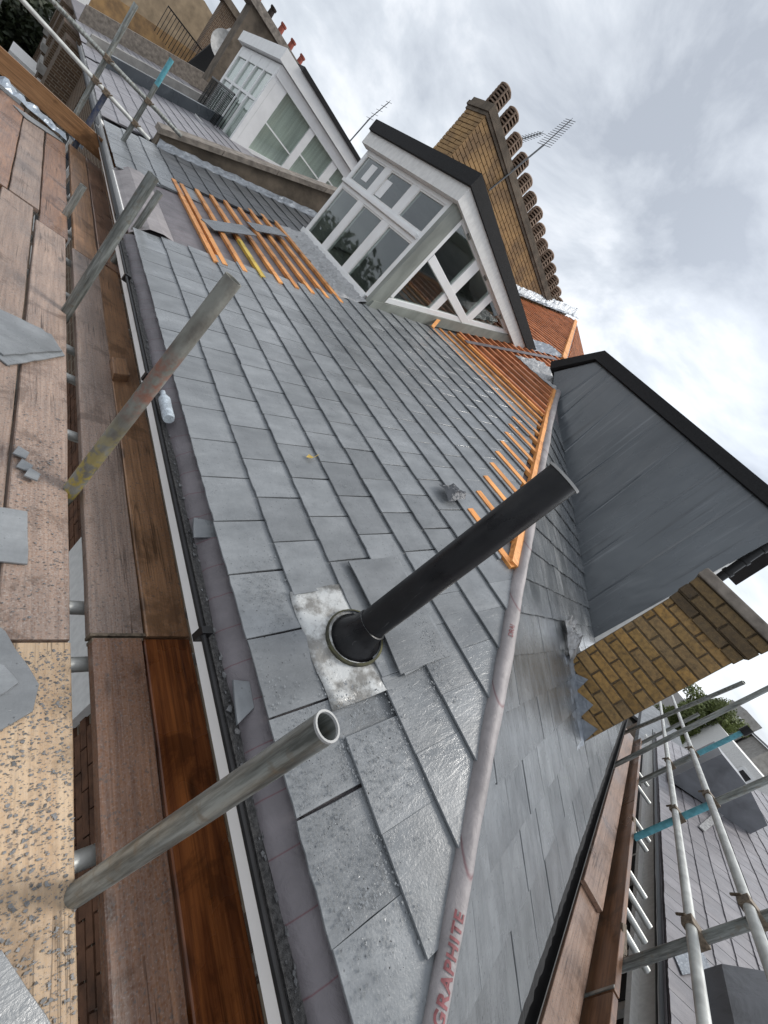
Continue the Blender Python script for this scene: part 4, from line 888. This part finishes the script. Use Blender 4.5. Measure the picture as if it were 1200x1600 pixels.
cl = [(0.06, 0.03, 0.10, 0.09), (0.05, 0.12, 0.09, 0.12), (0.10, -0.17, 0.07, 0.08), (0.11, 0.72, 0.06, 0.08), (0.30, 0.08, 0.09, 0.06), (0.62, 0.28, 0.05, 0.08), (0.65, 0.42, 0.03, 0.06), (0.25, 0.22, 0.1, 0.06), (0.02, -0.02, 0.06, 0.3), (0.14, 0.10, 0.12, 0.2)]
def pl_sl():
    if random.random() < 0.12: s_, v = random.uniform(0, 1.4), random.uniform(-.3, 1.6)
    else:
        q = random.choice(cl); s_, v = random.gauss(q[0], q[2]), random.gauss(q[1], q[3])
    if s_ < 0.005 or s_ > 1.5 or v < YC + HS * CA * s_ + 0.03: return None
    r_ = (s_ + 0.004) % G_; q = (v - 0.052 + (0.127 if int((s_ + 0.004) / G_) % 2 else 0)) % W_
    if q < 0.009 or q > W_ - 0.009: return None
    return PA(s_, v, 0.0142 + (T_ + 0.0042) * (1 - r_ / G_) + 0.0055), FA[3], FA[2]
chips(9000, pl_sl, 0.0009, 0.0052, 'slate_chips', 'slate', label='slate trimmings scattered over the lowest new courses')
chips(1300, pl_sl, 0.0007, 0.0028, 'slate_chips', 'felt', label='fine dark slate grit between the trimmings')
def pl_gut(): return V((random.uniform(0.845, 0.9), random.uniform(-.4, 4), -1.036)), V((0, 0, 1)), V((0, 1, 0))
chips(500, pl_gut, 0.003, 0.014, 'gutter_debris', 'chip', label='slate fragments and grit lying in the left gutter')
loose_slate([(0.845, 1.03), (0.925, 1.02), (0.93, 1.10), (0.86, 1.13)], lambda x, y: -1.02 + (x - 0.845) * 0.5, 'notched slate offcut tipped into the gutter halfway down', 'slate offcuts in the gutter')
loose_slate([(0.845, 0.33), (0.895, 0.36), (0.90, 0.44), (0.86, 0.46)], lambda x, y: -1.02 + (x - 0.845) * 0.5, 'pointed slate offcut in the gutter near the white rimmed pole', 'slate offcuts in the gutter')
obj('plastic_bottle', MB().lathe((0.835, 1.72, -0.985), (0, 1, 0.02), [(0, 0.0), (0, 0.024), (0.02, 0.028), (0.09, 0.026), (0.15, 0.028), (0.19, 0.012), (0.215, 0.012), (0.215, 0)], 14), 'plastic', None, label='crushed clear plastic bottle resting on the gutter edge', cat='bottle', smooth=True)
# loose things on the left slope
ns = MB(); 
loose = slate_mb(outline(0.27, 0.50, random.Random(5), 0.003), 0.007); d_ = (V((0.95, 0, 0.02))).normalized()
ns.add([PA(0.47 + a + 0.012 * math.sin(b * 5), 0.29 + b + a * 0.02, 0.036 + c - 0.02 * (a / 0.27)) for a, b, c in loose.v], loose.f)
obj('loose_slate', ns, 'slate', None, label='loose slate lying crossways behind the black vent pipe', cat='slate')
ns2 = MB(); ns2.add([PA(0.49 + a, 0.283 + b * 0.98 + a * 0.1, 0.029 + c - 0.018 * (a / 0.27)) for a, b, c in loose.v], loose.f); obj('loose_slate', ns2, 'slate', None, label='second slate just showing under the loose one by the pipe', cat='slate')
for (s_, v, rot, lb) in ((0.86, 4.95, 0.35, 'large loose slate bridging the battens left of the dormer'), (1.45, 5.55, 0.25, 'smaller loose slate higher up the bare battens')):
    q = slate_mb(outline(0.5 if s_ < 1 else 0.42, 0.25, random.Random(int(v * 10)), 0.004), 0.008); mb = MB(); cr_, sr_ = math.cos(rot), math.sin(rot)
    mb.add([PA(s_ - 0.1 + a * cr_ - b * sr_, v + a * sr_ + b * cr_, 0.028 + c + a * 0.1) for a, b, c in q.v], q.f); obj('loose_slate', mb, 'slateB', None, label=lb, cat='slate')
mb = MB(); mb.bar(PA(3.28, 4.18, 0.03), PA(3.55, 4.42, 0.14), 0.045, 0.02); obj('batten_offcut', mb, 'batten', None, label='short orange batten offcut leaning on the dormer cheek', cat='timber offcut')
crumple('lead_scrap', PA(1.36, 1.18).x, 1.18, 0.13, 0.15, lambda x, y: zA(x) + 0.035 + 0.03 * abs(math.sin((x + y) * 14)), 'lead_d', None, 0.05, 14, 12, 21, label='torn curled scrap of lead lying on the slates above the pipe', cat='lead scrap')
lf = MB(); q = [(0, 0), (0.02, 0.012), (0.045, 0.0), (0.02, -0.012)]; lf.add([PA(0.53 + a, 1.47 + b * 1.4, 0.03 + 0.006 * (i % 2)) for i, (a, b) in enumerate(q)], [(0, 1, 2, 3)]); lf.bar(PA(0.575, 1.47, 0.03), PA(0.61, 1.49, 0.035), 0.002, 0.002)
obj('fallen_leaf', lf, 'yleaf', None, label='tiny yellow leaf stuck on a slate', cat='leaf')

# ================================================================== SCAFFOLD on the right side
scB = thing('scaffold', (4, -1.2, -11), 'second scaffold with two long guard rails and blue ended uprights beside the right slope', 'scaffold')
YT = -1.15
def poleB(p, q, mat='galv', **k): return pole(p, q, mat, parent=scB, **k)
for z in (-0.765, -0.472): poleB((1.2, YT, z), (13, YT, z), 'galv_l')
for (x, zt, m2) in ((2.98, 0.6, None), (4.66, 0.5, (-1.19, -0.47)), (6.34, 0.115, (-0.44, 0.09)),):
    yu = -1.205
    if x == 4.66: poleB((x, yu, -1.19), (x, yu, -0.47), 'blue', label='pale blue lower length of upright'); poleB((x, yu, -0.468), (x, yu, zt))
    elif x == 6.34: poleB((x, yu, -2.0), (x, yu, -0.44)); poleB((x, yu, -0.438), (x, yu, 0.10), 'blue', label='pale blue top of upright'); obj('cap', MB().tube((x, yu, 0.07), (x, yu, 0.17), 0.042, 12), 'black', scB)
    else: poleB((x, yu, -2.0), (x, yu, zt))
    for z in (-0.765, -0.472):
        obj('coupler', MB().box(x - 0.034, x + 0.034, yu - 0.03, YT + 0.03, z - 0.03, z + 0.03).tube((x + 0.03, YT + 0.03, z), (x + 0.07, YT + 0.03, z - 0.05), 0.008, 6), 'coupler', scB, bevel=0.008)
poleB((5.93, -0.9, -1.40), (5.93, -0.9, 0.9)); poleB((7.95, -0.9, -1.33), (6.98, -0.9, 0.5), 'galv')
poleB((8.6, -1.205, -1.6), (8.6, -1.205, -0.2), 'galv')
for x in (3.84, 4.10, 4.38, 4.69, 5.62, 5.95, 7.2, 7.85): poleB((x, -0.86, -1.405), (x, -1.60 + random.uniform(-.03, .03), -1.405), 'galv_l', r=0.0235)
poleB((1.0, -1.135, -1.38), (4.2, -1.135, -1.38), 'blue', label='pale blue ledger under the boards')
for (x, m) in ((3.2, 0), (4.9, 0)): obj('board_clip', MB().bar((x, -1.14, -1.15), (x - 0.06, -1.23, -1.22), 0.05, 0.015).bar((x - 0.06, -1.23, -1.22), (x - 0.12, -1.25, -1.30), 0.02, 0.02), 'coupler', scB)
def boardB(x0, x1, y0, y1, z0, z1, mat, label, dz=0.0, name='scaffold_board'):
    mb = MB(); mb.box(x0, x1, y0, y1, z0, z1)
    return obj(name, mb, mat, None, label=label, cat='toe board' if name == 'toe_board' else 'scaffold board', bevel=0.004)
boardB(0.6, 3.42, -1.115, -0.955, -1.335, -1.30, 'brd_B', 'pinkish orange board along the right gutter, nearest length')
boardB(3.30, 8.6, -1.10, -0.935, -1.298, -1.263, 'brd_B', 'farther pinkish board lapped over the near one by the right gutter')
b1 = boardB(0.6, 2.66, -1.175, -1.14, -1.335, -1.17, 'brd_toeB', 'near reddish toe board below the big grey upright', name='toe_board')
b2 = boardB(2.67, 5.4, -1.175, -1.14, -1.335, -1.165, 'brd_toeB', 'stained brown toe board between the two nearest uprights of the right scaffold', name='toe_board')
b3 = boardB(5.41, 8.6, -1.175, -1.14, -1.335, -1.165, 'brd_toeB', 'farthest toe board length beside the brick pier', name='toe_board')
for b_, x in ((b1, 0), (b2, 2.672),):
    if x: obj('end_band', MB().box(x - 0.001, x + 0.02, -1.139, -1.135, -1.336, -1.164), 'galv', b_)

# ================================================================== OPPOSITE HOUSE (right)
op = thing('slate_roofed_house', (8, -4, -11), 'house across the narrow alley with purple grey slate roof and black gutter', 'house')
YO, ZO, TO = -2.15, -1.69, math.tan(R(30))
FO = (V((0, YO, ZO)), V((0, -math.cos(R(30)), math.sin(R(30)))), V((1, 0, 0)), V((0, math.sin(R(30)), math.cos(R(30)))))
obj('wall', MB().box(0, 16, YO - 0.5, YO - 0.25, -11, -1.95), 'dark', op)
so = MB(); so.prism([(0, YO, ZO - 0.02), (16, YO, ZO - 0.02), (16, YO - 3.6, ZO - 0.02 + 3.6 * TO), (0, YO - 3.6, ZO - 0.02 + 3.6 * TO)], (0, 0, -0.05)); rO = obj('roof', so, 'under', op)
slate_field(FO, 0.0, 20, 1.2, 15.8, 'slate_pur', rO, lim=290)
obj('fascia', MB().box(0, 16, YO - 0.06, YO - 0.02, ZO - 0.30, ZO - 0.06).box(0, 16, YO - 0.02, YO + 0.06, ZO - 0.33, ZO - 0.28), 'white_d', op)
gutter('gutter', (0, YO + 0.04, ZO - 0.01), (16, YO + 0.04, ZO - 0.02), (0, 1, 0), op, r=0.05, jag=0.004)
for x in (5.2, 7.6): f_ = obj('window', MB().box(x, x + 0.85, YO - 0.27, YO - 0.2, -3.0, -2.1), 'white_d', op); obj('pane', MB().box(x + 0.1, x + 0.75, YO - 0.2, YO - 0.19, -2.9, -2.2), 'dark', f_)
lb = MB(); lb.prism([(5.45, -2.37, -1.60), (5.45, -3.6, -0.9), (5.45, -3.6, -0.35), (5.45, -2.5, -1.02), (5.45, -2.37, -1.35)], (-1.6, 0, 0)); 
obj('lead_dormer', lb, 'lead_s', op, origin=(0, 0, 0), bevel=0.02)
obj('flashing', MB().prism([PB(0, 0)] * 0 + [FO[0] + FO[1] * a + FO[2] * b + FO[3] * 0.03 for a, b in ((0.02, 5.35), (0.28, 5.75), (0.34, 5.55), (0.1, 5.1))], (0, 0, 0.01)), 'lead', op)
obj('valley_lead', MB().prism([FO[0] + FO[1] * a + FO[2] * b + FO[3] * 0.03 for a, b in ((0.55, 9.4), (0.62, 9.3), (1.9, 14.2), (1.8, 14.4))], (0, 0, 0.02)), 'foil', op)
pan = MB(); pan.prism([(11, -2.25, -1.55), (11, -2.247, -0.414), (11, -2.835, -0.426), (11, -3.40, -0.597), (11, -3.42, -0.95)], (1.2, 0, 0))
obj('dormer_cheek', pan, 'lead_s', op, label='dull grey clad dormer side on the far roof')
# ================================================================== DISTANCE on the right
def tree(name, base, h, r_, n, mat, label, leaf=0.09, seed=1, squash=1.0):
    rn = random.Random(seed); t = thing(name, base, label, 'tree'); b = V(base); tr = MB(); tr.tube(b, b + V((0, 0, h * 0.55)), r_ * 0.09, 8, r2=r_ * 0.05)
    ends = []
    for i in range(7):
        a = rn.uniform(0, 6.28); e = b + V((math.cos(a) * r_ * 0.55, math.sin(a) * r_ * 0.55, h * rn.uniform(0.6, 0.9))); tr.tube(b + V((0, 0, h * rn.uniform(0.3, 0.5))), e, r_ * 0.035, 6, r2=0.02); ends.append(e)
    obj('trunk', tr, 'bark', t); cr_ = MB(); cen = [b + V((rn.gauss(0, r_ * 0.42), rn.gauss(0, r_ * 0.42), h * rn.uniform(0.5, 0.95))) for _ in range(44)] + ends
    for _ in range(n):
        c = rn.choice(cen); d = V((rn.gauss(0, 1), rn.gauss(0, 1), rn.gauss(0, 0.8))).normalized() * r_ * 0.40 * rn.random() ** 0.4; p = c + d
        u = V((rn.gauss(0, 1), rn.gauss(0, 1), rn.gauss(0, 1))).normalized(); v = u.orthogonal().normalized(); s_ = leaf * rn.uniform(0.6, 1.3)
        cr_.add([p + u * s_, p + v * s_ * 0.6, p - u * s_, p - v * s_ * 0.6], [(0, 1, 2, 3)])
    obj('crown', cr_, mat, t); return t
tree('tree', (38, -5.6, -8.0), 9.2, 1.5, 24000, 'leaf', 'round green tree beyond the right scaffold', 0.085, 4)
def houses(name, label, x0, x1, y0, y1, z0, z1, mat, wins, face='x', fx=None, roof=None, cat='house'):
    t = thing(name, ((x0 + x1) / 2, (y0 + y1) / 2, z0), label, cat); obj('wall', MB().box(x0, x1, y0, y1, z0, z1), mat, t)
    for (a, b, c, d) in wins:
        if face == 'x': f_ = obj('window', MB().box(x0 - 0.06, x0, a, b, c, d), 'white', t); obj('pane', MB().box(x0 - 0.08, x0 - 0.06, a + 0.12, b - 0.12, c + 0.12, d - 0.12), 'dark', f_)
        else: f_ = obj('window', MB().box(a, b, y1, y1 + 0.06, c, d), 'white', t); obj('pane', MB().box(a + 0.12, b - 0.12, y1 + 0.06, y1 + 0.08, c + 0.12, d - 0.12), 'dark', f_)
    if roof: rm = MB(); rm.prism([(x0 - 0.3, y0 - 0.3, z1), (x1 + 0.3, y0 - 0.3, z1), (x1 + 0.3, (y0 + y1) / 2, z1 + roof), (x0 - 0.3, (y0 + y1) / 2, z1 + roof)], (0, 0, 0.15)); rm.prism([(x0 - 0.3, (y0 + y1) / 2, z1 + roof), (x1 + 0.3, (y0 + y1) / 2, z1 + roof), (x1 + 0.3, y1 + 0.3, z1), (x0 - 0.3, y1 + 0.3, z1)], (0, 0, 0.15)); obj('roof', rm, 'slate_old', t)
    return t
houses('terraced_house', 'white stucco house with rows of windows at the right edge of the distance', 30, 40, -20, -6.1, -11, -0.3, 'white_d', [(-7.6, -6.9, -3.4, -2.0), (-7.6, -6.9, -1.7, -0.7), (-9.2, -8.4, -3.4, -2.0), (-9.2, -8.4, -1.7, -0.7), (-10.9, -10.0, -1.7, -0.7)])
houses('terraced_house', 'grey terraced house with dark dormers above the white one', 46, 56, -30, -10.4, -11, 1.2, 'concrete', [(-13, -12, -1, 0.6), (-15.5, -14.5, -1, 0.6)], roof=1.2)
houses('terraced_house', 'tall far house with a stepped roofline behind the green tree', 52, 60, -10.2, -8.6, -11, 2.2, 'concrete', [(-10.0, -9.6, 0.4, 1.4), (-9.2, -8.8, 0.4, 1.4)])
houses('garden_house', 'low brick back extension below the right scaffold end', 16, 24, -4.6, -2.6, -11, -2.6, 'wall_brick', [(-3.7, -3.0, -4.3, -3.2)], roof=0.7)
houses('terraced_house', 'far slate roofed house below the green tree', 26, 34, -6.0, -2.3, -11, -3.4, 'concrete', [(-4.6, -3.6, -5.6, -4.0)], roof=0.8)
van = MB(); van.box(0, 1, 0, 1, 0, 1)

# ================================================================== NEIGHBOURING HOUSES (left, far)
nb = thing('terraced_house', (4, 12, -11), 'neighbouring house with slate roof and white glazed dormer beyond the parapet', 'house')
obj('wall', MB().box(1.32, 1.6, 8.21, 17, -11, -1.15), 'wall_brick', nb, origin=(0, 0, -11))
nbr = MB(); nbr.prism([(0.95, 8.5, Z0 - 0.02), (9, 8.5, Z0 + 8.05 * TA - 0.02), (9, 17, Z0 + 8.05 * TA - 0.02), (0.95, 17, Z0 - 0.02)], (0, 0, -0.05)); rN = obj('roof', nbr, 'under', nb)
slate_field(FA, -0.004, 14, 8.5, 14.3, 'slate_pur', rN, jit=1.5)
slate_field(FA, -0.004, 14, 14.6, 17.0, 'slate_pur', rN, jit=1.5)
obj('fascia', MB().box(0.9, 0.93, 8.25, 17, -1.14, -0.99), 'white_d', nb); gutter('gutter', (0.86, 8.3, -1.0), (0.86, 17, -1.0), (1, 0, 0), nb, jag=0.01)
obj('valley_step', MB().prism([(1.15, 14.25, -0.86), (3.3, 14.25, 0.16), (3.3, 14.25, 0.45), (1.15, 14.25, -0.55)], (0, 0.3, 0)), 'cheek', nb)
YD, XD = 12.85, 3.32
d2 = obj('dormer', MB().box(XD + 0.06, 6.6, YD + 0.10, 16.35, 0.1, 2.0), 'curtain', nb, label='white dormer with french doors and three side casements')
F2 = (V((0, YD, 0)), V((1, 0, 0)), V((0, 0, 1)), V((0, -1, 0)))
w2 = MB()
w2.fbox(F2, XD + 0.083, XD + 0.35, 0.0, 2.05, -0.1, 0.004); w2.fbox(F2, XD, 7.0, 1.83, 2.06, -0.1, 0.03)
for (a, b) in ((4.45, 4.62), (5.30, 5.50), (6.15, 6.4)): w2.fbox(F2, a, b, 0.3, 1.83, -0.1, 0.01)
w2.prism([(XD + 0.35, YD, 0.15), (6.9, YD, 1.55), (6.9, YD, 1.80), (XD + 0.35, YD, 0.40)], (0, 0.1, 0))
F3 = (V((XD, 0, 0)), V((0, 1, 0)), V((0, 0, 1)), V((-1, 0, 0)))
for (a, b) in ((YD - 0.004, YD + 0.12), (YD + 0.78, YD + 0.88), (YD + 1.5, YD + 1.6), (YD + 2.3, YD + 2.45), (YD + 3.3, YD + 3.5)): w2.fbox(F3, a, b, 0.1, 2.0, -0.08, 0.02)
for (z0, z1) in ((0.02, 0.2), (1.16, 1.22), (1.80, 2.05)): w2.fbox(F3, YD, YD + 3.5, z0, z1, -0.08, 0.015)
obj('window_frame', w2, 'white', d2)
for (a, b) in ((YD + .12, YD + .78), (YD + .88, YD + 1.5), (YD + 1.6, YD + 2.3), (YD + 2.45, YD + 3.3)): obj('pane', MB().fbox(F3, a, b, 0.2, 1.8, -0.02, -0.015), 'glass', d2)
for (a, b) in ((XD + .35, 4.45), (4.62, 5.30), (5.50, 6.15)): obj('pane', MB().fbox(F2, a, b, 0.25, 1.83, -0.04, -0.035), 'glass', d2)
gb = MB()
for (a, b, c) in ((XD + .35, 4.45, 1.05), (4.62, 5.3, 1.25), (5.5, 6.15, 1.45)): gb.fbox(F2, a, b, c, c + 0.03, -0.03, 0.0)
obj('glazing_bar', gb, 'white', d2)
obj('fascia', MB().box(XD - 0.12, 7.3, YD - 0.12, YD + 3.75, 2.07, 2.32), 'white', d2)
obj('roof', MB().box(XD + 0.3, 7.5, YD - 0.17, YD + 3.8, 2.32, 2.42), 'felt', d2)
rl_ = MB()
for i in range(22): y = YD + 0.9 + i * 0.115; rl_.box(XD - 0.20, XD - 0.185, y, y + 0.014, 0.0, 0.95)
for i in range(4): x = XD - 0.20 + i * 0.06; rl_.box(x, x + 0.014, YD + 0.9, YD + 0.914, 0.0, 0.95); rl_.box(x, x + 0.014, YD + 3.42, YD + 3.434, 0.0, 0.95)
rl_.box(XD - 0.21, XD - 0.18, YD + 0.88, YD + 3.45, 0.93, 0.97); obj('balcony_rail', rl_, 'black', d2)
obj('balcony_floor', MB().box(XD - 0.5, XD, YD + 0.6, YD + 3.6, -0.08, 0.0), 'white_d', d2)
# second neighbour
n2 = thing('terraced_house', (4, 22, -11), 'further terraced house with stepped roof and roof terrace railing', 'house')
obj('wall', MB().box(1.3, 1.5, 17.05, 60, -11, -1.15), 'wall_brick', n2, origin=(0, 0, -11))
for k_, y in enumerate((19.5, 25, 31, 38)): obj('bay', MB().box(0.75, 1.3, y, y + 1.8, -11, -1.3), 'wall_brick', n2, origin=(0, 0, -11)); obj('band', MB().box(0.66, 1.3, y - 0.15, y + 1.95, -3.2, -2.9), 'concrete', n2)
for (y, z) in ((8.9, -4.2), (10.6, -4.2), (12.4, -4.2), (14.4, -4.2)): w_ = obj('window', MB().box(1.26, 1.33, y, y + 0.9, z, z + 1.8), 'white_d', nb); obj('pane', MB().box(1.25, 1.26, y + 0.1, y + 0.8, z + 0.1, z + 1.7), 'dark', w_)
nr = MB(); nr.prism([(1.0, 17.3, -0.95), (9, 17.3, 2.85), (9, 40, 2.85), (1.0, 40, -0.95)], (0, 0, -0.05)); rM = obj('roof', nr, 'under', n2)
slate_field(FA, -0.004, 16, 17.4, 23.8, 'slate_pur', rM, jit=1.5)
ppw = [(17.02, 0.32, 'concrete'), (24.0, 0.6, 'stone')]
for (y, h, m_2) in ppw: obj('parapet', MB().prism([(0.98, y, -0.95), (6.2, y, 1.55), (6.2, y, 1.55 + h), (0.98, y, -0.95 + h)], (0, 0.3, 0)), m_2, n2)
br = MB(); br.prism([(1.2, 28, -0.8), (7.5, 28, 1.9), (7.5, 28, 2.9), (1.2, 28, 0.4)], (0, 0.5, 0)); obj('parapet', br, 'brick_f', n2)
rr_ = MB()
for i in range(14): x = 3.0 + i * 0.12; rr_.box(x, x + 0.02, 27.6, 27.62, 0.9, 1.95)
rr_.box(3.0, 4.7, 27.58, 27.64, 1.93, 1.98); obj('terrace_rail', rr_, 'black', n2)
obj('terrace_screen', MB().prism([(4.2, 27.0, 0.8), (6.6, 27.0, 1.9), (6.6, 27.0, 2.4), (4.6, 27.0, 2.5)], (0, 0.2, 0)), 'felt', n2)
obj('terrace_wall', MB().prism([(2.0, 36, 0.8), (6.6, 36, 1.2), (6.6, 36, 4.0), (5.0, 36, 4.2), (2.0, 36, 3.2)], (0, 0.4, 0)), 'render_y', n2)
c2 = thing('chimney_stack', (5, 22, 0), 'brown rendered chimney with red pots behind the white dormer', 'chimney')
obj('stack', MB().prism([(4.05, 21.5, 1.0), (6.1, 21.5, 1.8), (5.9, 21.5, 3.75), (4.0, 21.5, 3.7)], (0, 0.9, 0)), 'render', c2)
obj('coping', MB().box(3.85, 6.3, 21.35, 22.5, 3.7, 3.95), 'stone', c2)
for i in range(5): x = 4.1 + i * 0.48; o = obj('chimney_pot', MB().lathe((x, 21.9, 3.95), (0, 0, 1), [(0, 0.10), (0.28, 0.085), (0.3, 0.11), (0.36, 0.11), (0.36, 0.06)], 12), 'terracotta' if i != 1 else 'pot_d', c2, smooth=True)
c3 = thing('chimney_stack', (5, 33, 0), 'farther brick chimney beyond the satellite dishes', 'chimney')
obj('stack', MB().box(5.2, 7.6, 33, 33.9, 0, 4.6), 'wall_brick', c3); obj('coping', MB().box(5.0, 7.8, 32.8, 34.1, 4.6, 4.9), 'render', c3)
def dish(loc, r_, label):
    t = thing('satellite_dish', loc, label, 'satellite dish', 'satellite dishes'); d_ = V((-0.35, -0.9, 0.25)).normalized()
    obj('reflector', MB().lathe(loc, d_, [(0, 0.01), (0.03, r_ * 0.5), (0.09, r_ * 0.85), (0.13, r_), (0.12, r_ * 0.98), (0.02, r_ * 0.45)], 24), 'lightgrey', t, smooth=True)
    l = V(loc); obj('arm', MB().tube(l, l + d_ * r_ * 1.2 - V((0, 0, r_ * 0.6)), 0.02, 6).tube(l - V((0, 0, 1.0)), l, 0.03, 6), 'antenna', t)
dish((4.75, 25.5, 2.55), 0.55, 'grey satellite dish nearer the rendered chimney'); dish((5.25, 26.8, 3.05), 0.55, 'paler satellite dish just behind the grey one')
aerial('tv_aerial', (5.6, 13.5, 2.42), (5.65, 13.5, 3.3), (0.2, 0, 1), 5, 0.22, 'thin television aerial on the black edge of the far white dormer')
aerial('tv_aerial', (7.1, 14.5, 2.4), (7.15, 14.5, 3.5), (0.1, 0, 1), 2, 0.03, 'bare aerial rod standing above the far white dormer')
tree('tree', (-0.6, 41, -11), 9.0, 3.2, 9000, 'leaf_d', 'dark tree at the top left corner down in the street', 0.16, 9)
tree('tree', (-1.8, 55, -11), 9.5, 3.5, 6000, 'leaf_d', 'second dark tree farther up the street', 0.18, 10)
tree('tree', (-9, 25, -11), 12.6, 4.5, 9000, 'leaf_d', 'street tree on the far pavement mirrored in the dormer glass', 0.2, 11)
tree('tree', (-11, 36, -11), 13.2, 4.5, 7000, 'leaf_d', 'street tree farther up mirrored in the dormer glass', 0.2, 12)
houses('terraced_house', 'white fronted house seen far down the street past the brick bays', 1.6, 8, 62, 75, -11, 0.5, 'white_d', [])
wh = thing('porch', (0.9, 30, -11), 'white stucco porch block beside the brick bays', 'porch'); obj('block', MB().box(0.1, 1.28, 27.2, 29.6, -11, -3.9), 'white', wh); obj('cornice', MB().box(-0.05, 1.28, 27.0, 29.8, -3.9, -3.6), 'white_d', wh)
